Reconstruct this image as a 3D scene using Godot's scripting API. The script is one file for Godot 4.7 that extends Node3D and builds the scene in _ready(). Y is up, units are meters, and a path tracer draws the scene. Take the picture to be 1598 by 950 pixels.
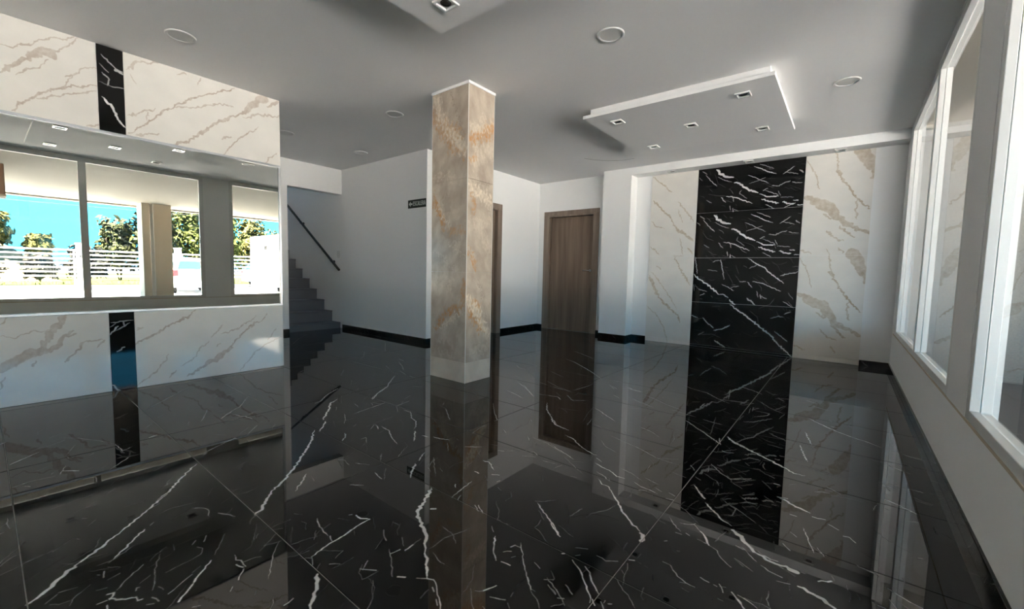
extends Node3D
# An empty lobby with a polished black marble floor, seen from beside its window wall; the long mirror on the left shows the windows and the street.

const HIGH := 2.58
const LEFT := -4.39
const RIGHT := 0.423
const BACK := -6.316
const STAIR := -6.546
const SIGN := -3.734
const HALL := -4.432
const NEAR_END := 3.4

var taken := {}
var M := {}
var boxes := {}
var rng := RandomNumberGenerator.new()

const FLOOR_VEINS := [
	[2,50,-3933,-203,-4047,-300], [2,50,-3612,-458,-3664,-502], [2,40,-3752,-149,-3785,-187,-3687,-234], [2,50,-3452,-205,-3508,-264], [2,60,-3433,-234,-3339,-306,-3216,-369,-3050,-439], [5,90,-3517,-31,-3537,-50],
	[4,90,-3124,-53,-3175,-101,-3231,-154], [2,40,-3220,-58,-3272,-98], [2,40,-2933,-128,-2981,-178], [4,90,-2853,-206,-2801,-255], [3,60,-2811,-194,-2913,-221], [3,80,-2698,-342,-2760,-390,-2825,-443],
	[2,50,-2754,-317,-2788,-374], [4,70,-3079,-424,-2939,-431,-2972,-476], [8,80,-3062,-564,-3077,-600], [3,70,-3426,-671,-3489,-731], [4,60,-3667,-657,-3820,-779,-4007,-923,-4155,-1049], [3,50,-3264,-587,-3342,-642],
	[3,50,-2746,-493,-2713,-504], [3,60,-2672,-277,-2660,-295,-2595,-291], [2,60,-2577,-111,-2626,-145], [2,60,-2776,-84,-2750,-100], [7,90,-2211,-426,-2264,-479,-2370,-548,-2451,-608,-2480,-635], [7,95,-2238,-465,-2197,-423,-2132,-372,-2074,-315,-2026,-277],
	[8,95,-2026,-277,-1994,-240,-1951,-204,-1933,-179,-1913,-154], [10,95,-1913,-154,-1872,-123,-1850,-101,-1824,-84,-1801,-63,-1789,-43], [6,90,-1990,-342,-1942,-303,-1898,-270,-1859,-238], [2,50,-1859,-238,-1847,-224], [3,60,-2006,-361,-2022,-375], [2,50,-1988,-210,-2046,-232],
	[4,40,-2349,-227,-2345,-260], [4,40,-2256,-206,-2244,-218], [2,40,-2174,-214,-2205,-239], [3,40,-2099,-176,-2086,-182], [2,60,-2084,-1,-2110,-17,-2127,-38], [3,60,-2471,-27,-2414,-24,-2361,-30],
	[2,50,-2056,-51,-2054,-72], [2,50,-2019,-98,-2011,-113], [2,40,-1956,-125,-1926,-150], [2,40,-1839,-179,-1811,-218], [2,40,-1822,-219,-1793,-244], [2,70,-1777,-343,-1723,-322,-1671,-307,-1618,-296,-1589,-285],
	[3,70,-1670,-217,-1708,-248,-1752,-294], [2,60,-1691,-120,-1718,-129,-1759,-171], [2,60,-1753,-77,-1779,-103], [2,50,-1739,-85,-1721,-101,-1717,-124], [5,90,-1642,-197,-1612,-219,-1589,-247], [6,90,-1668,-196,-1662,-210,-1637,-197],
	[4,90,-1592,-248,-1570,-248,-1567,-257], [3,80,-1623,-253,-1637,-257,-1633,-263], [2,60,-1653,-267,-1674,-297], [3,70,-1640,-171,-1638,-191], [4,90,-1613,-188,-1594,-186], [3,80,-1535,-311,-1561,-351,-1579,-382],
	[5,95,-1475,-322,-1499,-345,-1525,-368], [3,60,-1770,-202,-1805,-208], [2,50,-1747,-208,-1756,-238], [2,50,-1800,-191,-1794,-196], [2,50,-1652,-331,-1657,-355,-1663,-404], [3,60,-1554,-277,-1521,-286],
	[2,60,-1531,-260,-1520,-275], [2,50,-1594,-300,-1566,-307], [2,50,-1786,-106,-1781,-123,-1774,-145], [9,95,-2487,-1230,-2347,-1142,-2253,-1069,-2158,-992,-2063,-913,-1987,-835,-1921,-755,-1872,-719], [7,80,-1972,-934,-1914,-884,-1853,-828], [9,90,-2970,-1652,-2910,-1558,-2797,-1492,-2621,-1353],
	[6,80,-2586,-1354,-2491,-1281,-2447,-1239], [7,90,-3242,-1804,-3119,-1636,-3013,-1542,-2989,-1485], [4,60,-2583,-1555,-2626,-1780], [4,50,-2706,-1772,-2627,-1806], [4,60,-2627,-1508,-2525,-1456,-2460,-1408], [4,60,-2793,-1829,-2877,-1928,-2952,-2051],
	[6,80,-2308,-1325,-2261,-1303,-2209,-1253], [3,60,-2154,-1338,-2157,-1371,-2084,-1329], [3,80,-1903,-1150,-1832,-1185], [4,80,-1739,-1154,-1663,-1140], [4,80,-1722,-1013,-1673,-1051], [3,60,-2013,-1104,-1973,-1131,-1901,-1116],
	[3,60,-2253,-1466,-2300,-1523], [3,60,-2268,-1524,-2220,-1496], [3,60,-1903,-1305,-1827,-1245], [5,50,-3158,-838,-3272,-890,-3387,-936], [5,60,-3120,-933,-3238,-1037,-3299,-1106,-3512,-1228], [4,70,-3151,-1016,-3088,-1030,-3050,-1053,-2959,-1063],
	[4,60,-2700,-936,-2824,-1038], [4,50,-2864,-802,-2792,-854], [3,40,-2744,-910,-2829,-991], [5,60,-2601,-699,-2639,-760,-2702,-874,-2657,-890], [2,50,-2054,-647,-2058,-672], [2,30,-2276,-796,-2249,-820],
	[9,95,-1906,-752,-1856,-705,-1815,-680,-1787,-641], [3,70,-2029,-498,-2002,-522,-1969,-535,-1907,-522], [4,70,-1909,-553,-1872,-573,-1832,-587], [2,60,-1738,-522,-1688,-492,-1632,-458], [5,95,-1609,-441,-1571,-406,-1548,-383,-1525,-368], [2,50,-1588,-384,-1604,-411],
	[3,80,-1581,-502,-1550,-495,-1535,-505,-1491,-504], [5,80,-1524,-487,-1493,-497], [2,50,-1519,-510,-1515,-542,-1504,-556], [3,60,-1483,-495,-1441,-466], [3,70,-1423,-444,-1406,-432], [2,60,-1544,-632,-1491,-590,-1428,-557,-1376,-528],
	[2,40,-1541,-635,-1558,-585], [3,80,-1234,-540,-1228,-511], [2,60,-1421,-341,-1410,-358], [5,95,-1418,-919,-1416,-868,-1399,-798,-1396,-749,-1384,-702,-1375,-664], [5,90,-1418,-917,-1450,-897,-1483,-898], [5,80,-1507,-881,-1500,-890],
	[3,80,-1577,-787,-1533,-772,-1477,-760,-1443,-760], [3,80,-1434,-763,-1403,-753], [2,50,-1505,-746,-1459,-714], [2,50,-1492,-645,-1482,-694,-1466,-745], [2,60,-1371,-664,-1331,-646], [2,60,-1320,-667,-1300,-643],
	[10,95,-1278,-636,-1230,-610,-1193,-583,-1156,-554], [2,60,-1294,-685,-1267,-708], [3,80,-1197,-737,-1169,-755,-1150,-768], [2,50,-1397,-637,-1369,-661], [2,40,-1419,-639,-1413,-674], [2,40,-1400,-685,-1323,-750,-1307,-714],
	[2,60,-1725,-434,-1704,-444,-1671,-429,-1663,-404], [3,60,-1777,-475,-1743,-458], [2,60,-1754,-427,-1772,-442], [2,50,-1679,-745,-1650,-762], [2,50,-1604,-738,-1578,-745,-1541,-725], [2,50,-1631,-643,-1614,-673],
	[2,40,-1517,-840,-1472,-860], [2,50,-1623,-584,-1647,-601], [7,85,-2794,-1827,-2886,-1942,-3009,-2126], [4,60,-2606,-1704,-2632,-1833], [5,70,-2240,-1534,-2155,-1527,-2063,-1479,-1941,-1433], [3,60,-2276,-1488,-2301,-1522],
	[3,50,-2293,-1529,-2237,-1509], [5,75,-2395,-1823,-2329,-1830,-2225,-1758,-2158,-1740,-2089,-1684,-2050,-1635], [6,80,-2026,-1629,-1906,-1522], [4,50,-2506,-1832,-2537,-1981], [3,60,-1796,-1329,-1864,-1424], [3,50,-1900,-1297,-1834,-1248],
	[6,85,-1742,-1468,-1702,-1402,-1684,-1379], [8,90,-1672,-1344,-1619,-1284,-1571,-1236], [5,80,-1938,-1609,-1888,-1618], [5,80,-1870,-1639,-1822,-1645,-1767,-1670], [3,60,-1742,-1633,-1660,-1561], [11,95,-1423,-1236,-1391,-1194,-1364,-1151],
	[4,70,-1292,-1239,-1311,-1318,-1327,-1401], [3,60,-1261,-1246,-1276,-1280], [4,60,-2198,-2039,-2011,-1904], [3,50,-1656,-1453,-1568,-1381,-1494,-1327], [4,70,-2041,-2375,-1889,-2213,-1777,-2115,-1777,-2084], [5,60,-2191,-2711,-2069,-2679,-1937,-2619],
	[6,60,-2188,-2953,-2042,-2826,-1906,-2714], [3,50,-1738,-1834,-1768,-1944,-1764,-1991], [4,70,-1630,-1663,-1559,-1722], [4,60,-1635,-2007,-1583,-1973], [4,60,-1456,-2021,-1399,-1961], [4,70,-1460,-1748,-1427,-1761],
	[3,60,-1417,-1770,-1387,-1808], [6,80,-1434,-1599,-1396,-1604,-1319,-1555], [4,70,-1299,-1513,-1268,-1532], [5,60,-1383,-1482,-1357,-1480], [5,60,-1234,-1474,-1231,-1492], [4,60,-1197,-1439,-1169,-1427],
	[3,70,-1316,-1781,-1253,-1817], [4,60,-1307,-1841,-1301,-1867,-1252,-1838], [3,50,-1339,-1845,-1347,-1914], [3,70,-1199,-1806,-1158,-1813,-1120,-1819], [3,60,-1111,-1754,-1095,-1831], [6,80,-1738,-2654,-1651,-2520,-1533,-2400,-1432,-2304,-1355,-2272],
	[4,60,-1437,-2026,-1314,-2013,-1225,-1978,-1158,-1951], [6,60,-1618,-2275,-1577,-2234], [4,50,-1934,-2805,-1766,-2844], [4,70,-1364,-1331,-1344,-1312], [11,95,-1385,-1189,-1351,-1128,-1309,-1068,-1256,-1036,-1194,-1006,-1146,-971,-1105,-935], [7,95,-1105,-935,-1057,-902,-1024,-876,-995,-850],
	[4,90,-995,-850,-974,-860,-947,-848], [4,90,-947,-848,-919,-826,-892,-812,-870,-794], [4,80,-1073,-795,-1053,-809], [3,70,-1022,-830,-997,-849], [12,90,-1292,-1123,-1279,-1135], [3,80,-1185,-846,-1177,-882],
	[5,90,-1161,-891,-1164,-928], [3,60,-1228,-929,-1184,-903], [3,60,-1317,-912,-1288,-892,-1257,-881], [2,50,-1317,-947,-1336,-967,-1294,-967], [2,60,-1101,-942,-1107,-1028,-1081,-1103,-1075,-1143], [2,70,-1077,-946,-1035,-932,-1002,-932],
	[2,50,-954,-823,-947,-784], [4,70,-953,-836,-936,-828], [3,70,-907,-811,-887,-798], [3,70,-1174,-1261,-1131,-1238], [3,70,-1163,-1271,-1109,-1240], [3,70,-1021,-1195,-993,-1173],
	[5,90,-971,-1158,-942,-1118,-913,-1081,-882,-1058], [3,70,-891,-1108,-872,-1129], [4,70,-888,-1146,-882,-1164,-857,-1167], [4,80,-864,-1065,-845,-1069,-830,-1070], [2,60,-852,-1104,-844,-1118], [3,85,-875,-1188,-840,-1151,-789,-1097,-748,-1058,-717,-1029],
	[4,90,-751,-1063,-712,-1026], [2,60,-717,-1029,-698,-1029], [2,70,-709,-1022,-675,-1006,-650,-982], [4,90,-822,-928,-814,-947,-805,-970], [2,60,-842,-911,-823,-926], [3,80,-790,-922,-747,-943],
	[3,70,-999,-1454,-964,-1481,-935,-1522], [5,85,-984,-1450,-932,-1415,-868,-1373,-829,-1348,-785,-1312], [2,50,-946,-1404,-892,-1364], [2,50,-893,-1299,-855,-1286,-799,-1252], [2,70,-776,-1135,-745,-1123], [2,60,-705,-1089,-681,-1109],
	[2,50,-683,-1078,-642,-1059], [2,70,-630,-1051,-613,-1061], [2,50,-734,-938,-717,-926], [2,50,-742,-963,-747,-981], [7,90,-1522,-2378,-1446,-2306,-1387,-2286,-1321,-2274], [6,85,-1296,-2189,-1230,-2172,-1158,-2116,-1089,-2076,-1031,-2053,-1015,-2057],
	[4,75,-1284,-2016,-1211,-1979,-1142,-1955,-1084,-1926], [4,80,-997,-2022,-957,-1999], [5,85,-975,-1965,-926,-1943,-882,-1937,-826,-1900,-788,-1906], [4,70,-925,-1882,-879,-1863,-830,-1833], [5,85,-888,-1822,-845,-1781,-811,-1781,-779,-1744,-735,-1700], [3,60,-1095,-2267,-1029,-2196,-945,-2160],
	[3,60,-1080,-2369,-979,-2334,-861,-2299,-757,-2243,-677,-2235,-617,-2232], [5,70,-1427,-2801,-1350,-2758,-1287,-2708,-1173,-2629], [6,70,-1481,-3507,-1370,-3453,-1308,-3460], [4,60,-1280,-3388,-1160,-3337,-1044,-3251,-876,-3172], [4,60,-1272,-3189,-1075,-3103], [4,60,-967,-3144,-859,-3115,-780,-3099],
	[3,60,-995,-2638,-909,-2602,-833,-2538], [5,70,-1125,-3953,-1029,-3876,-874,-3814,-759,-3684,-666,-3619], [6,90,-810,-2973,-722,-2883,-633,-2794,-529,-2685], [4,70,-557,-2784,-527,-2675], [8,90,-521,-2841,-469,-2762,-416,-2727], [4,80,-739,-1905,-696,-1881,-655,-1879,-612,-1868],
	[3,70,-713,-1837,-660,-1861], [3,60,-710,-1977,-643,-1957], [4,70,-640,-1915,-607,-1900], [4,80,-572,-1854,-540,-1862], [4,70,-577,-1911,-546,-1899], [3,60,-867,-2003,-777,-1977,-714,-1942],
	[3,50,-750,-2240,-646,-2311], [3,50,-642,-2129,-561,-2115], [5,70,-498,-2587,-471,-2578,-444,-2598], [4,70,-503,-2360,-439,-2281,-387,-2243,-342,-2298], [4,80,-582,-2271,-552,-2225], [3,60,-494,-2250,-507,-2328],
	[6,90,-507,-2060,-481,-2023,-437,-1964], [3,60,-527,-2154,-499,-2136], [3,50,-505,-2223,-431,-2172,-418,-2137], [5,60,-699,-3740,-749,-4059,-664,-4164], [6,60,-759,-3684,-589,-3731], [5,60,-727,-3081,-660,-3061,-598,-3055],
	[5,60,-815,-3341,-815,-3482], [4,50,-1937,-3052,-1762,-3062], [4,50,-1773,-3102,-1742,-3345], [4,60,-1645,-2845,-1552,-2909], [3,60,-998,-1751,-970,-1760], [3,50,-1114,-1761,-1090,-1826],
	[4,50,-1276,-2429,-1313,-2567], [7,60,-1612,-3466,-1527,-3383], [7,95,-771,-1734,-717,-1680,-668,-1619,-615,-1574,-567,-1542], [12,90,-561,-1532,-544,-1512,-541,-1487], [2,50,-715,-1663,-730,-1595,-766,-1534,-772,-1489], [3,60,-826,-1454,-820,-1494,-814,-1534],
	[5,90,-859,-1365,-828,-1339,-784,-1313], [2,40,-828,-1370,-747,-1344], [4,90,-683,-1230,-654,-1212,-621,-1187,-595,-1159,-570,-1133,-552,-1116,-545,-1097], [4,90,-633,-1229,-607,-1214,-575,-1175,-539,-1146], [2,70,-640,-1114,-617,-1100,-603,-1093], [3,70,-629,-1305,-609,-1306,-592,-1300,-559,-1326],
	[2,60,-708,-1294,-671,-1317], [4,90,-728,-1235,-721,-1241], [2,60,-686,-1257,-675,-1270], [3,80,-517,-1367,-533,-1358], [2,75,-529,-1337,-517,-1309,-511,-1265,-500,-1232], [2,70,-535,-1249,-510,-1227,-490,-1210,-469,-1202,-449,-1183,-432,-1165],
	[2,70,-531,-1293,-518,-1281], [3,80,-512,-1718,-482,-1677,-446,-1645], [3,70,-465,-1702,-428,-1718,-415,-1739], [2,60,-510,-1833,-466,-1803,-405,-1743], [3,80,-417,-1727,-386,-1696], [6,90,-386,-1696,-361,-1668,-338,-1626],
	[3,75,-338,-1626,-307,-1613,-287,-1578,-250,-1549], [3,60,-381,-1636,-344,-1631], [3,80,-458,-1625,-436,-1628], [2,70,-426,-1647,-411,-1640], [2,60,-439,-1425,-412,-1424,-398,-1405], [4,85,-398,-1405,-377,-1385,-347,-1372,-319,-1371],
	[2,70,-363,-1362,-343,-1372], [4,80,-317,-1429,-290,-1423], [3,60,-275,-1422,-265,-1420], [3,70,-262,-1436,-244,-1404], [2,60,-259,-1425,-242,-1435], [4,85,-224,-1424,-204,-1402,-182,-1374],
	[2,60,-207,-1422,-190,-1420], [6,90,-462,-2001,-438,-1967], [6,95,-426,-1931,-375,-1876,-333,-1832,-301,-1816], [9,90,-289,-1790,-248,-1755], [3,70,-376,-2014,-347,-2043], [3,50,-375,-2008,-312,-1960,-314,-1899,-351,-1873],
	[3,70,-262,-1691,-235,-1682], [2,50,-252,-1608,-218,-1581], [3,80,-522,-1123,-504,-1104], [4,80,-546,-1115,-529,-1098], [3,70,-501,-1129,-492,-1136], [2,50,-251,-1366,-235,-1367],
	[2,60,-629,-1051,-614,-1062], [2,50,-627,-1010,-605,-1043], [2,50,-667,-1071,-643,-1062], [2,60,-420,-1517,-411,-1520], [2,50,-474,-1543,-466,-1552], [4,70,-488,-3846,-409,-3712,-308,-3615],
	[9,90,-492,-2804,-450,-2755,-351,-2685,-266,-2625,-195,-2573,-154,-2529,-106,-2537], [4,70,-389,-2249,-360,-2266,-311,-2317], [7,70,-693,-4246,-587,-4183,-511,-4102], [6,60,-406,-4033,-311,-4098], [4,50,-585,-3631,-521,-3752,-675,-3696], [6,90,-160,-3627,-86,-3531,-4,-3440,88,-3371,157,-3331,227,-3273],
	[4,60,227,-3273,283,-3244,386,-3198], [6,80,-154,-3277,-131,-3163,-107,-3048], [6,85,-160,-3001,-135,-2853,-109,-2743], [3,50,-224,-2993,-160,-3001], [5,70,-204,-4152,-125,-4095], [5,70,-159,-4001,-51,-3942],
	[5,60,-58,-4190,19,-4218], [5,60,88,-4513,204,-4461,319,-4545], [6,60,-229,-4768,-97,-4667], [5,70,-26,-3524,4,-3520], [4,60,-40,-3701,-29,-3646], [4,70,-18,-2469,10,-2449,37,-2422],
	[4,80,-60,-2373,-29,-2393,-4,-2400], [3,60,-101,-2656,-43,-2626,7,-2610], [2,50,-23,-2626,64,-2659], [4,70,169,-3017,232,-2984,313,-2928], [4,70,181,-2704,231,-2655], [3,50,217,-2711,337,-2702],
	[6,80,-216,-2336,-196,-2337], [4,60,-246,-2415,-223,-2401], [3,60,-160,-2369,-131,-2402], [5,60,-461,-3388,-395,-3483,-387,-3543,-478,-3552], [3,60,-312,-2112,-273,-2154], [6,70,-186,-2201,-150,-2212],
	[4,50,-313,-2877,-235,-2864], [4,50,-331,-3147,-250,-3136], [10,90,-176,-2193,-147,-2185,-114,-2156,-87,-2148,-63,-2138], [6,80,-53,-2111,-35,-2110,-11,-2119], [4,80,-128,-2070,-105,-2070], [5,80,2,-2086,34,-2065],
	[4,80,49,-2027,67,-2033,85,-2005], [4,80,-79,-1995,-61,-1934,-48,-1878,-34,-1827], [3,70,-26,-1874,-4,-1827], [3,70,-115,-1923,-91,-1900], [4,80,-128,-1819,-102,-1787], [14,95,-292,-1787,-256,-1767,-224,-1719,-188,-1688],
	[10,95,-188,-1688,-149,-1671,-103,-1678], [15,95,-103,-1678,-74,-1667], [5,90,-170,-1694,-151,-1686,-129,-1689], [3,75,-262,-1687,-239,-1692,-215,-1665,-187,-1639], [4,80,-172,-1627,-149,-1612,-127,-1608,-108,-1605], [3,60,-120,-1574,-100,-1580,-84,-1586],
	[5,85,-14,-1661,20,-1691], [11,95,-62,-1591,-36,-1583,-11,-1578,11,-1564,32,-1554], [3,85,-223,-1425,-202,-1404,-178,-1375], [3,80,-206,-1423,-174,-1415,-150,-1402], [2,70,-161,-1423,-141,-1430,-118,-1425], [3,60,-11,-2384,64,-2400,131,-2408],
	[5,85,193,-2505,224,-2485,254,-2460,291,-2436], [4,70,145,-2341,162,-2412], [2,60,83,-1851,112,-1836,143,-1825], [2,60,90,-1841,137,-1835], [3,85,161,-1772,189,-1752,213,-1737,240,-1729], [3,60,119,-1661,151,-1654],
	[3,60,-62,-1678,-50,-1677], [3,50,-337,-1983,-284,-1948,-228,-1900], [3,50,-300,-2040,-249,-2077], [3,60,254,-2331,290,-2351], [3,60,257,-2040,272,-2048], [3,50,-251,-1609,-189,-1574],
	[6,50,-4139,-2029,-4203,-2120,-4446,-2362], [5,60,-3979,-1818,-4071,-1920], [6,60,-4491,-2843,-4246,-2676,-4155,-2577], [6,60,-4875,-3401,-4325,-3011], [8,60,-3805,-2177,-3614,-2039], [4,50,-3740,-2356,-3709,-2446],
	[5,50,-3676,-2571,-3505,-2496], [6,70,-3716,-2762,-3540,-2673,-3374,-2565], [9,60,-3860,-2869,-3744,-2839], [6,60,-3384,-2526,-3215,-2472], [5,60,-3165,-2467,-3052,-2450], [7,75,-3258,-2378,-3071,-2177,-2998,-2116,-2898,-1972],
	[7,75,-2868,-1926,-2775,-1821], [4,50,-3401,-2023,-3221,-1907], [4,40,-3740,-1771,-3695,-1862], [3,50,-2852,-2254,-2770,-2310], [4,50,-2777,-1674,-2688,-1650], [5,50,-5191,-2799,-4991,-2703],
	[6,50,-5526,-2452,-5920,-2719,-6273,-3009], [7,80,-2504,-4199,-2350,-4118,-2169,-3976,-2005,-3846,-1765,-3624], [6,70,-2702,-4713,-2522,-4610,-2266,-4435], [6,50,-3179,-5858,-2967,-5656], [6,70,-2725,-3536,-2629,-3463,-2524,-3437], [4,60,-2496,-3373,-2260,-3232],
	[4,60,-2160,-3123,-2018,-3091], [4,60,-2103,-3201,-1948,-3111,-1845,-3077,-1739,-3030], [4,70,-1958,-3079,-1843,-3057], [4,60,-1757,-3095,-1739,-3308,-1748,-3439], [3,60,-1937,-2806,-1870,-2809], [5,70,-1839,-2820,-1769,-2846,-1705,-2796],
	[5,70,-2294,-2997,-2078,-2858,-1898,-2708], [4,70,-2134,-2702,-1936,-2619], [4,50,-2472,-3164,-2308,-3107], [5,70,-1507,-3549,-1406,-3487,-1304,-3455], [5,60,-1634,-3499,-1504,-3395], [4,60,-1447,-3202,-1377,-3154],
	[3,50,-1292,-3213,-1148,-3152], [4,60,-1663,-2870,-1618,-2840,-1545,-2908], [5,60,-1732,-2938,-1631,-2846], [4,50,-2304,-3557,-2075,-3435], [5,60,-2616,-3678,-2490,-3630], [5,50,-1946,-4262,-1831,-4238],
	[5,50,-1926,-4982,-1831,-4865], [4,50,-3044,-3510,-2999,-3517],
]
const BACK_BLACK_VEINS := [
	[24,85,-1494,2442,-1437,2377,-1381,2339,-1288,2319], [8,50,-1475,2346,-1392,2293,-1298,2261], [23,85,-1265,2246,-1192,2214,-1126,2165,-1048,2115,-985,2088], [13,80,-966,2070,-898,2036,-755,2023], [8,50,-759,2086,-733,2030], [15,80,-938,2001,-870,1975,-809,1950,-750,1938],
	[12,75,-1360,2075,-1261,2056,-1168,2015,-1039,1958], [10,60,-1420,2066,-1362,1996], [8,50,-1273,2045,-1264,2002], [12,60,-1604,2046,-1539,2004], [10,60,-1629,2386,-1577,2321,-1482,2224], [9,50,-1674,2443,-1616,2399],
	[10,70,-1048,2431,-916,2360,-795,2304], [8,50,-982,2450,-823,2374], [8,60,-1110,2322,-1034,2292,-958,2242,-871,2199], [7,50,-1091,2216,-970,2251,-911,2271], [8,60,-720,2294,-660,2333,-606,2371], [8,50,-681,2309,-567,2275],
	[8,60,-617,2183,-571,2168,-516,2165], [10,50,-763,2147,-696,2186,-640,2199], [10,50,-834,2161,-751,2145], [10,60,-926,2110,-879,2132], [8,50,-902,2107,-756,2039], [15,80,-705,1947,-646,1923,-579,1917],
	[8,60,-689,1873,-568,1929], [11,70,-592,1958,-547,1954], [10,70,-544,1898,-494,1897], [8,60,-891,1929,-793,1874], [10,60,-1306,1942,-1297,1891], [10,70,-1269,1910,-1263,1867],
	[8,60,-1252,1895,-1205,1870], [8,40,-1182,2143,-1198,2095,-1105,2023], [8,50,-732,2010,-595,1997], [13,50,-548,2318,-513,2288], [9,40,-1712,2359,-1674,2318], [18,90,-1716,1024,-1667,968,-1557,899,-1448,815,-1372,751],
	[11,70,-1372,751,-1329,758,-1262,714], [16,80,-1239,684,-1173,626], [17,90,-1229,618,-1148,558,-1063,510,-950,421,-840,333,-732,247,-664,165,-598,100,-495,11], [11,60,-1713,1267,-1691,1138,-1678,1033], [11,75,-1383,1226,-1355,1109,-1326,961], [9,60,-1476,1194,-1440,1215,-1383,1218],
	[7,50,-1537,1088,-1418,1069], [12,85,-1051,1248,-940,1166,-860,1129,-792,1056,-713,992,-635,929], [9,50,-1030,1113,-940,1158], [12,70,-678,1022,-617,1042,-487,1076], [10,80,-980,940,-861,919,-769,873,-660,830], [10,50,-1128,936,-1060,938],
	[10,60,-1040,931,-982,865], [9,50,-1350,890,-1263,854,-1197,810], [9,40,-1235,855,-1138,874], [9,60,-927,815,-909,741], [14,70,-885,772,-876,727], [10,70,-878,757,-811,724],
	[17,70,-1034,719,-978,676,-936,637], [9,60,-627,697,-526,632], [9,50,-579,809,-526,732], [10,60,-752,475,-672,507,-616,501], [10,60,-606,539,-541,570], [11,70,-1569,414,-1497,340,-1419,283],
	[12,70,-1418,251,-1317,277,-1220,342], [9,60,-1617,165,-1543,214], [11,60,-1733,442,-1638,409], [18,70,-1395,109,-1335,76,-1268,36], [12,70,-698,313,-619,252,-554,193], [9,50,-1643,807,-1536,788],
	[9,50,-1623,727,-1564,754], [9,50,-1716,878,-1704,788],
]
const BACK_WHITE_VEINS := [
	[22,70,-2351,2110,-2244,2001,-2093,1849,-2016,1704], [34,60,-2016,1704,-1902,1615,-1761,1486], [16,60,-2367,2456,-2231,2341,-2083,2199], [18,50,-1993,2065,-1906,1961,-1763,1773], [9,50,-1988,1954,-1909,1754], [12,50,-2366,1808,-2303,1718,-2170,1683],
	[15,50,-1823,1391,-1753,1321], [12,40,-1939,1533,-1886,1308], [12,40,-2363,1430,-2239,1312], [34,60,-2357,989,-2274,815,-2208,671], [22,70,-2208,671,-2057,535,-1909,402,-1877,319], [15,60,-2009,1281,-1918,1112,-1769,863],
	[9,50,-2023,1281,-1871,1280], [12,50,-2330,1049,-2158,849,-2035,680,-1943,514], [12,50,-2380,528,-2225,405,-2098,211,-2044,-18], [12,50,-2260,1137,-2184,1080], [44,60,-462,1972,-375,1935], [95,50,-387,1927,-301,1880,-178,1777],
	[58,55,-178,1777,-34,1627], [29,60,-34,1627,157,1522], [18,50,-282,1770,-208,1708,-154,1747], [22,60,-123,1618,-39,1530,19,1486], [15,50,-234,1566,-159,1478,-67,1446], [15,50,-118,1363,-69,1305],
	[97,50,20,2473,80,2370,122,2270], [37,60,130,2255,147,2146], [18,70,-174,2240,-62,2060,23,1928,139,1796], [33,60,-174,2254,-150,2223], [15,50,24,1914,10,1805,38,1693], [11,50,-226,2526,-184,2409,-174,2254],
	[11,40,-477,2423,-382,2238,-347,2062], [15,50,-485,1340,-372,1294],
]
const LEFT_WHITE_VEINS := [
	[55,40,-1738,2560,-1667,2488,-1590,2408], [20,60,-1636,2454,-1530,2358,-1443,2293,-1319,2204,-1212,2092,-1134,2013], [12,60,-1134,2013,-1037,1974], [12,70,-765,1981,-881,2095,-974,2198,-1045,2270,-1169,2374,-1285,2449,-1492,2565], [8,50,-1045,2263,-1205,2312,-1350,2380,-1488,2408], [10,50,-764,2115,-851,2175,-929,2220],
	[8,40,-876,2107,-889,2180], [10,50,-802,1984,-946,2026], [10,60,-1394,1969,-1481,2092,-1585,2198,-1678,2280], [12,40,-1384,2106,-1454,2132], [10,50,-1734,1971,-1833,2078], [13,50,-1559,2327,-1680,2395,-1790,2419,-1889,2440],
	[21,50,-1760,2493,-1874,2562], [10,50,-766,2455,-788,2496,-874,2549,-957,2582], [20,30,-798,2487,-831,2533], [8,40,-1210,2505,-1243,2553], [10,40,-1083,2538,-1131,2563], [6,40,-785,2429,-820,2361],
	[24,50,-144,2204,-208,2285,-290,2369,-357,2408,-401,2438], [47,40,-291,2375,-325,2412,-383,2412], [8,50,-400,2431,-446,2492,-511,2568], [8,50,-152,2387,-204,2380,-269,2436,-361,2504,-511,2581], [8,50,-213,2212,-262,2271,-320,2299,-364,2369], [12,60,-180,1982,-279,2084,-347,2148,-417,2196,-489,2239,-602,2285],
	[8,40,-295,2083,-442,2168,-600,2233], [8,50,-408,2193,-473,2289,-521,2369,-597,2410], [8,40,-447,2292,-469,2303], [12,50,-543,1967,-601,2002], [14,60,-748,351,-873,425,-968,483,-1106,557,-1145,602], [8,40,-763,472,-785,477],
	[40,45,-1409,247,-1322,175,-1197,97], [16,50,-1197,97,-1078,37], [12,60,-1409,247,-1500,354,-1578,433,-1673,468], [18,50,-1577,415,-1609,464], [8,50,-1673,468,-1714,527], [8,50,-1327,372,-1427,403,-1517,438,-1626,524],
	[10,50,-1258,355,-1350,452], [8,50,-747,9,-887,132,-961,242], [8,50,-955,44,-1005,97], [10,50,-1478,17,-1619,186,-1700,228,-1852,301], [10,50,-1718,279,-1802,378], [8,50,-1031,124,-1108,174,-1175,260,-1243,316],
	[8,50,-1303,268,-1328,286], [65,40,-76,272,-141,317,-208,358], [45,45,-208,358,-261,415], [30,50,-261,415,-307,500,-354,587,-373,611], [30,50,-267,357,-320,382,-348,431], [15,50,-348,431,-404,491],
	[15,50,-357,443,-413,464], [6,50,-70,480,-116,475,-172,488,-307,513], [8,40,-73,558,-114,604], [13,50,-360,265,-407,318,-457,399], [10,50,-437,388,-495,408,-563,407], [11,50,-537,362,-573,399],
	[8,50,-204,257,-222,299], [10,40,-762,457,-796,483], [10,50,-55,129,-81,204],
]
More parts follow.
